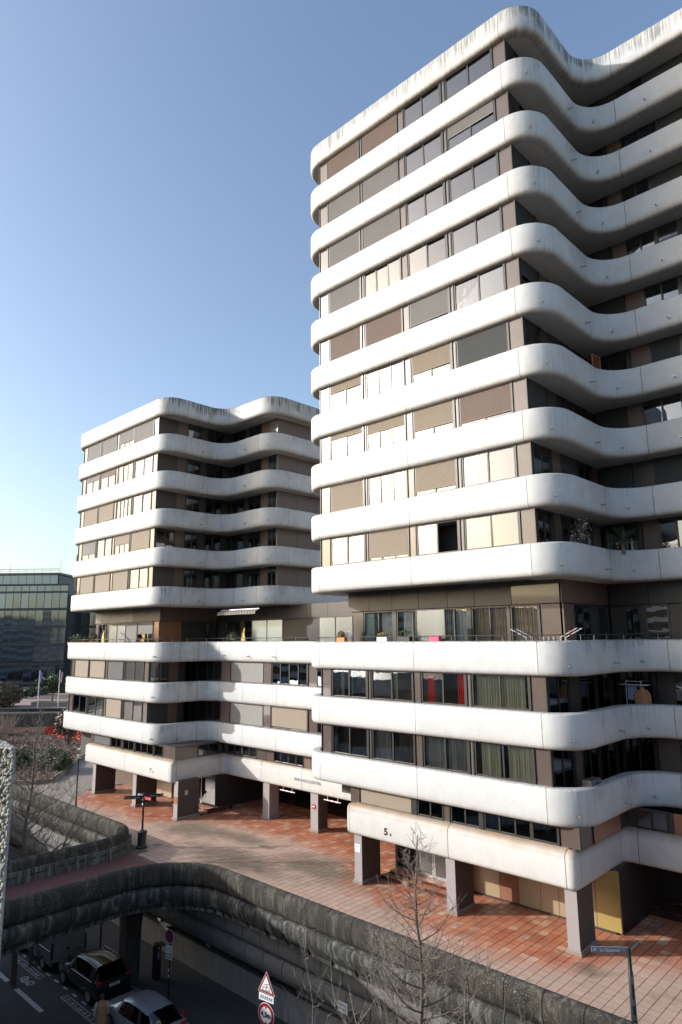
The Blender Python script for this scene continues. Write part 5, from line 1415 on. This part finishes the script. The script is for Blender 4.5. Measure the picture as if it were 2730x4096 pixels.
for q, (x, y, lab, cols) in enumerate(((-51.4, 116.2, 'white flagpole with a limp pale blue flag', ('flag_blue', 'flag_blue', 'flag_navy')), (-48.4, 117.2, 'white flagpole with a limp French tricolour flag', ('flag_navy', 'white', 'red')))):
    f = thing('flagpole', lab, 'flagpole', (x, y, .05), 0, 'flagpoles on the plaza')
    mb = MB(); mb.lathe([(.09, 0), (.07, 6.0), (.10, 6.02), (.02, 6.12)], 8); mb.obj('pole', M['white'], f, 40)
    for e, c_ in enumerate(cols):
        mb = MB(); h0 = 5.85 - e * .05
        for i in range(5):
            for j in range(2): mb.v.append((.1 + e * .16 + j * .17 - i * .02, .08 * math.sin(i + j + e), h0 - i * .42 - j * .12))
        for i in range(4): mb.face((2 * i, 2 * i + 1, 2 * i + 3, 2 * i + 2))
        mb.obj('flag_stripe', M[c_], f)
# offices
of = thing('office_building', 'dark glass office building with storeys of square panes at the far left', 'building', (-57, 140, 0))
mb = MB(); mb.box((-45, .4, 0), (-.3, 30, 21.6)); mb.box((-45, 3.2, 21.6), (-3.6, 28, 25.0)); mb.obj('wall', M['office_metal'], of)
mb = MB(); mb.box((-45, 2.6, 25.0), (-3.2, 28, 25.4)); mb.obj('roof', M['frame_light'], of)
zs = [(1.6, 3.5), (3.9, 6.9), (7.5, 10.6), (11.3, 14.4), (15.1, 18.0)]
zs = [(0.2, 2.6), (2.8, 6.4), (7.3, 10.6), (11.1, 14.3), (14.8, 18.0), (18.5, 19.8), (22.0 - 0.2, 23.4)]
zs = [(0.3, 2.5), (2.8, 6.0), (6.9, 10.0), (10.5, 13.7), (14.2, 17.3), (17.8, 20.9), (21.3, 22.4)]
rnd = random.Random(8)
MATS['pane_dark'] = MATS['glass_office']
def opane(w_, h): return cached(('op', round(w_, 2), round(h, 2)), lambda: (lambda b: (b.box((0, 0, 0), (w_, .04, h)), b.mesh('pane', M['glass_car'] if h < 0 else M['glass_office']))[1])(MB()))
for zi, (a, b) in enumerate(zs):
    x = -24.5
    while x < -1:
        o = link('window', opane(1.52, b - a), of, (x, .0, a)); o.rotation_euler = (RAD(rnd.gauss(0, .25)), 0, RAD(rnd.gauss(0, .25)))
        x += 1.62
mb = MB()
x = -24.56
while x < 0: mb.box((x - .02, -.06, 0), (x + .04, .05, 22.6)); x += 1.62
mb.box((-45, -.1, 22.5), (0, .3, 22.8)); 
for z in (2.55, 6.3, 10.2, 13.9, 17.5, 21.0): mb.box((-45, -.12, z - .12), (0, .1, z + .28))
mb.obj('mullions', M['office_metal'], of)
x = -24
while x < -4.5:
    link('window', opane(1.6, 1.9), of, (x, 3.15, 23.0)); x += 1.68
mb = MB(); mb.tube([(-30, 2.7, 26.2), (-3.5, 2.7, 26.2)], .06, 5); mb.tube([(-30, 2.7, 25.8), (-3.5, 2.7, 25.8)], .04, 5)
for q in range(16): mb.tube([(-30 + q * 1.76, 2.7, 25.3), (-30 + q * 1.76, 2.7, 26.2)], .04, 4)
mb.obj('roof_railing', M['metal'], of)
for x, h in ((-20.5, 2.5), (-14.2, 2), (-3.4, 2.6), (-24, 2.2)): mb = MB(); mb.tube([(x, 3, 25.4), (x, 3, 25.4 + h)], .03, 4); mb.obj('aerial', M['frame'], of)
mb = MB(); mb.tube([(.6, 1.5, 21), (.6, 1.5, 29.0)], .14, 6); mb.obj('mast', M['black'], of)
for zi, (a, b) in enumerate(zs[:6]):                    # return wing towards the right
    for q in range(10): link('window', opane(1.3, b - a), of, (.3 + q * 1.4, 6.5, a))
mb = MB(); mb.box((-.3, 6.7, 0), (16, 30, 21)); mb.obj('wall', M['office_metal'], of)

# =================================================================== TERRACE AND BALCONY THINGS
def pot_plant(name, label, s, t, z, mats, r=.3, h=.5, pot=None, pw=.45, n=260, leaf=.04, seed=1, group=None, kind='pot plant'):
    p = thing_st(name, label, kind, s, t, z, group=group)
    mb = MB(); mb.box((-pw, -.12, -.02), (pw, .12, .2)); mb.obj('box', M[pot or 'terracotta'], p)
    leaf_mass(None, 'foliage', (0, 0, .2 + h * .4), (r, .2, h * .5), n, None, leaf, seed, .1, p, mats=[M[m] for m in mats], bumps=3)
    return p
pot_plant('flower_box', 'orange flower box with brown foliage at the left end of the right terrace', -10.75, .28, 10.98, ['leaf_brown', 'leaf_dry', 'leaf'], .42, .35, 'orange', .26, 300, seed=101)
pot_plant('flower_box', 'pale flower box with yellow flowers on the right terrace railing', -8.05, .28, 10.98, ['yellow', 'leaf', 'leaf_dry'], .42, .26, 'white', .3, 300, .03, seed=102)
pot_plant('flower_box', 'dark flower box with a small green plant left of the frosted screen', -6.75, .28, 10.98, ['leaf', 'leaf_dark'], .35, .4, 'black', .36, 180, seed=103)
pk = thing_st('flower_box', 'bright pink empty flower box on the right terrace railing', 'flower box', -5.0, .28, 10.98)
mb = MB(); mb.box((-.24, -.12, 0), (.24, .12, .2)); mb.obj('box', M['pink'], pk)
def palm(name, label, s, t, z, n=14, L=.9, seed=1, mat='leaf'):
    p = thing_st(name, label, 'palm', s, t, z); rr = random.Random(seed)
    mb = MB(); mb.tube([(0, 0, 0), (0, 0, .5)], [.10, .08], 8); mb.obj('stem', M['bark'], p)
    for q in range(n):
        a = rr.uniform(0, 6.28); e = rr.uniform(.2, 1.2); d = Vector((math.cos(a) * math.cos(e), math.sin(a) * math.cos(e), math.sin(e)))
        mb = MB(); pts = [Vector((0, 0, .5))]
        for i in range(5): d = (d + Vector((0, 0, -.16))).normalized(); pts.append(pts[-1] + d * L / 5)
        mb.tube(pts, .008, 3, cap=False)
        for i in range(1, 6):
            for sg in (-1, 1):
                for o_ in (0, .5):
                    p0 = pts[i].lerp(pts[i - 1], o_); sd = d.cross(Vector((0, 0, 1))).normalized() * sg
                    mb.poly([p0, p0 + d * .03, p0 + sd * .2 * (1.1 - i * .12) + d * .16 - Vector((0, 0, .03))])
        mb.obj('frond', M[mat], p)
    return p
palm('potted_palm', 'tall feathery palm on the left terrace in front of the shutter', -33.6, 1.6, 10.2, 16, 1.4, 3)
palm('potted_palm', 'yellow green palm nearest the corner of the left terrace', -31.2, 1.9, 10.2, 16, 1.5, 4)
palm('potted_palm', 'palm behind the pale leafed shrub on the left terrace', -25.4, 5.2, 10.6, 12, 1.4, 6)
palm('potted_palm', 'round fan palm on the curved balcony two floors above the right terrace', 2.0, 4.4, 14.55, 22, .75, 5)
bp = thing_st('potted_bush', 'leafy bush on the balcony left of the fan palm', 'potted bush', .95, 2.6, 14.0)
mb = MB(); mb.lathe([(.16, 0), (.22, .4)], 12); mb.obj('pot', M['terracotta'], bp); mb = MB(); mb.tube([(0, 0, .3), (0, 0, 1.5)], .02, 5); mb.obj('stem', M['bark'], bp)
leaf_mass(None, 'foliage', (0, 0, 1.35), (.5, .6, .75), 700, None, .05, 111, .1, bp, mats=[M['leaf'], M['leaf_dark'], M['blossom']], bumps=6)
bp = thing_st('potted_shrub', 'pale leafed shrub beside the yellow divider on the left terrace', 'potted shrub', -26.4, 5.3, 10.1)
mb = MB(); mb.lathe([(.2, 0), (.28, .4)], 12); mb.obj('pot', M['terracotta'], bp)
leaf_mass(None, 'foliage', (0, 0, .9), (.8, .4, .55), 500, None, .09, 112, .1, bp, mats=[M['leaf'], M['curtain_olive']], bumps=4)
for q, (s, t, lab) in enumerate(((-41, .75, 'row of bamboo like plants at the far left end of the left terrace'), (-38.4, .75, 'red brown flower row left of the first yellow divider'))):
    p = thing_st('terrace_plants', lab, 'plants', s, t, 10.9)
    leaf_mass(None, 'foliage', (0, 0, .35), (1.7 if q == 0 else .8, .25, .5), 800, None, .05, 120 + q, .05, p, mats=[M['leaf'], M['leaf_dark'] if q == 0 else M['leaf_brown']], bumps=6)
    mb = MB(); mb.box((-1.6 if q == 0 else -.7, -.14, -.1), (1.6 if q == 0 else .7, .14, .12)); mb.obj('box', M['terracotta'], p)
for q, (s, t) in enumerate(((-37.2, .85), (-24.7, 4.75))):
    p = thing_st('terrace_divider', ['curved yellow divider at the left of the left terrace', 'curved yellow divider near the lit part of the left terrace'][q], 'divider', s, t, 10.95, group='yellow terrace dividers')
    mb = MB(); prism(mb, [(0, 0), (.42, 0), (.42, .25), (.34, .6), (.38, 1.0), (.1, .55), (0, .2)], 0, .06); ob = mb.obj('panel', M['yellow'], p); fix_normals(ob.data)
def screen(label, s, t, z, w_, h, n, rz=0.0, gl='glass_frosted', group='glass wind screens on the terraces'):
    p = thing_st('glass_screen', label, 'glass screen', s, t, z, rz, group=group)
    for i in range(n):
        mb = MB(); mb.box((w_ * i / n + .03, 0, .03), (w_ * (i + 1) / n - .03, .015, h - .03)); mb.obj('pane', M[gl], p)
    for i in range(n + 1): mb = MB(); mb.box((w_ * i / n - .025, -.02, 0), (w_ * i / n + .025, .03, h)); mb.obj('post', M['frame'], p)
    mb = MB(); mb.box((0, -.02, h - .03), (w_, .03, h + .01)); mb.obj('rail', M['frame'], p)
screen('two pane glass wind screen at the left end of the right terrace', -12.85, .7, 10.9, 2.3, 1.35, 2, RAD(4))
screen('frosted wind screen in the middle of the right terrace', -6.3, .6, 10.9, 1.6, 1.5, 1)
screen('wide glass wind screen at the right of the left terrace', -24.2, 5.3, 10.9, 3.2, 1.5, 2)
screen('clear wind screen near the left end of the left terrace', -36.4, 1.0, 10.9, 2.6, 1.35, 2)
tr_ = thing_st('lattice', 'white folding lattice at the left end of the right terrace', 'lattice', -10.7, .42, 10.98)
mb = MB()
for q in range(6): mb.tube([(q * .07, 0, 0), (q * .07 + .03, 0, .3), (q * .07, 0, .62)], .008, 4)
for z in (.1, .3, .5): mb.tube([(0, 0, z), (.36, 0, z)], .008, 4)
mb.obj('slats', M['white'], tr_)
tr_ = thing_st('lattice', 'brown diamond lattice standing on the balcony at the fifth curve from the top', 'lattice', 1.15, 4.9, ZT[6] - .25, RAD(80))
mb = MB()
for q in range(-4, 8):
    for sg in (-1, 1):
        a = q * .14; pts = []
        for i in range(13):
            z = i * .09; x = a + sg * z * .6
            if 0 <= x <= .62: pts.append((x, 0, z))
        if len(pts) > 1: mb.tube(pts, .009, 4)
mb.box((-.02, -.02, 0), (.02, .02, 1.1)); mb.box((.6, -.02, 0), (.64, .02, 1.1)); mb.box((0, -.02, 1.06), (.62, .02, 1.1)); mb.obj('slats', M['terracotta'], tr_)
dr = thing_st('clothes_airer', 'white clothes airer with a blue sheet on the curved balcony below the terrace', 'clothes airer', 1.35, 5.95, 8.05)
mb = MB()
for x in (-.35, .3): mb.tube([(x, 0, 0), (x, 0, 1.12), (x + .05, .05, 1.17)], .014, 6)
mb.tube([(-.35, 0, 1.13), (.3, 0, 1.13)], .014, 6); mb.box((-.6, -.2, .98), (.62, .25, 1.0)); mb.obj('frame', M['white'], dr)
mb = MB(); mb.poly([(-.28, -.02, .35), (.12, -.02, .35), (.12, -.02, 1.0), (-.28, -.02, 1.0)]); mb.obj('sheet', M['linen_blue'], dr)
sw = thing_st('sweater', 'rust brown sweater hanging on the white clothes airer', 'sweater', 1.75, 5.78, 8.15)
mb = MB(); rows = [(0, .27), (.3, .25), (.55, .24), (.68, .20), (.74, .07), (.8, .06)]
for z, hw in rows:
    for j in range(12): q = 2 * math.pi * j / 12; mb.v.append((hw * math.cos(q) * (1 + .06 * math.sin(3 * q)), .06 * math.sin(q), z))
for i in range(5):
    for j in range(12): k = (j + 1) % 12; mb.face((i * 12 + j, i * 12 + k, i * 12 + 12 + k, i * 12 + 12 + j))
mb.obj('body', M['sweater'], sw, 70)
for sg in (-1, 1): mb = MB(); mb.tube([(sg * .17, 0, .66), (sg * .27, 0, .5), (sg * .30, 0, .12)], [.07, .065, .05], 8); mb.obj('sleeve', M['sweater'], sw, 70)
ac = thing_st('air_conditioner', 'pale air conditioning box behind the lowest curved balcony', 'air conditioner', 1.0, 1.75, 5.15, RAD(90))
mb = MB(); mb.box((-.45, -.2, 0), (.45, .15, .6)); mb.obj('case', M['frame_light'], ac)
mb = MB(); mb.lathe([(.2, -.205), (.2, -.2)], 20, (.1, .3), axis='y'); mb.obj('grille', M['black'], ac)
for q, (s, a) in enumerate(((-1.15, 1), (1.0, -1))):
    rk = thing_st('drying_rack', ['white drying rack wing raised above the rail behind dark towels', 'drying rack wing with red pegs at the corner of the right terrace'][q], 'drying rack', s, .95, 10.7, group='drying racks on the right terrace')
    mb = MB()
    for y in (-.25, .25): mb.tube([(-.35 * a, y, .75), (.35 * a, y, .40), (.3 * a, y, -.2)], .012, 5)
    for k in range(6): x = (-.35 + k * .13) * a; z = .75 - k * .065; mb.tube([(x, -.25, z), (x, .25, z)], .006, 4)
    mb.obj('frame', M['white'], rk)
    mb = MB(); mb.box((-.1 * a - .06, -.27, .60), (-.1 * a + .06, -.23, .66)); mb.obj('peg', M['red' if q else 'black'], rk)
tw = thing_st('towels', 'dark striped towels hanging behind the rail of the right terrace', 'towels', -.1, .6, 10.75)
for k in range(9): mb = MB(); mb.box((k * .07, 0, 0), (k * .07 + .06, .01, .38)); mb.obj('stripe', M[['curtain_dark', 'curtain_grey', 'black'][k % 3]], tw)

# =================================================================== FOREGROUND CONCRETE POST
fg = thing('concrete_post', 'pebble faced concrete post close to the camera at the left edge', 'post', (-1.182, 2.725, 8.6), RAD(155))
mb = MB(); mb.v = [(x, y, z) for z in (0, 2.2) for x, y in ((0, .12), (.2, 0), (1.2, 0), (1.2, .12))]
for f in ((0, 1, 2, 3), (7, 6, 5, 4), (0, 4, 5, 1), (1, 5, 6, 2), (2, 6, 7, 3), (3, 7, 4, 0)): mb.face(f)
o = mb.obj('core', M['mortar'], fg); fix_normals(o.data)
rnd = random.Random(12); mb = MB()
ico = bmesh.new(); bmesh.ops.create_icosphere(ico, subdivisions=1, radius=1); iv = [v.co.copy() for v in ico.verts]; ifc = [[v.index for v in f.verts] for f in ico.faces]; ico.free()
def pebble(c, r, q):
    k = len(mb.v); m = Matrix.Rotation(q, 3, 'Y')
    for v in iv: p = m @ Vector((v.x * r[0], v.y * r[1], v.z * r[2])); mb.v.append(tuple(Vector(c) + p))
    for f in ifc: mb.face([k + i for i in f])
for i in range(2600):
    x, z = rnd.uniform(-.002, .42), rnd.uniform(.9, 2.2); a = rnd.uniform(.005, .0125)
    pebble((x, .124, z), (a, .007, a * rnd.uniform(.6, 1.0)), rnd.uniform(0, 3))
for i in range(400):
    z = rnd.uniform(.9, 2.2); a = rnd.uniform(.005, .012); pebble((.003, .118, z), (.008, .007, a), 0)
for i in range(260):
    x = rnd.uniform(.005, .4); pebble((x, rnd.uniform(max(0, .12 - .6 * x), .12), 2.2), (.01, .009, .006), 0)
o = mb.obj('pebbles', M['pebble'], fg, 60); o['kind'] = 'stuff'
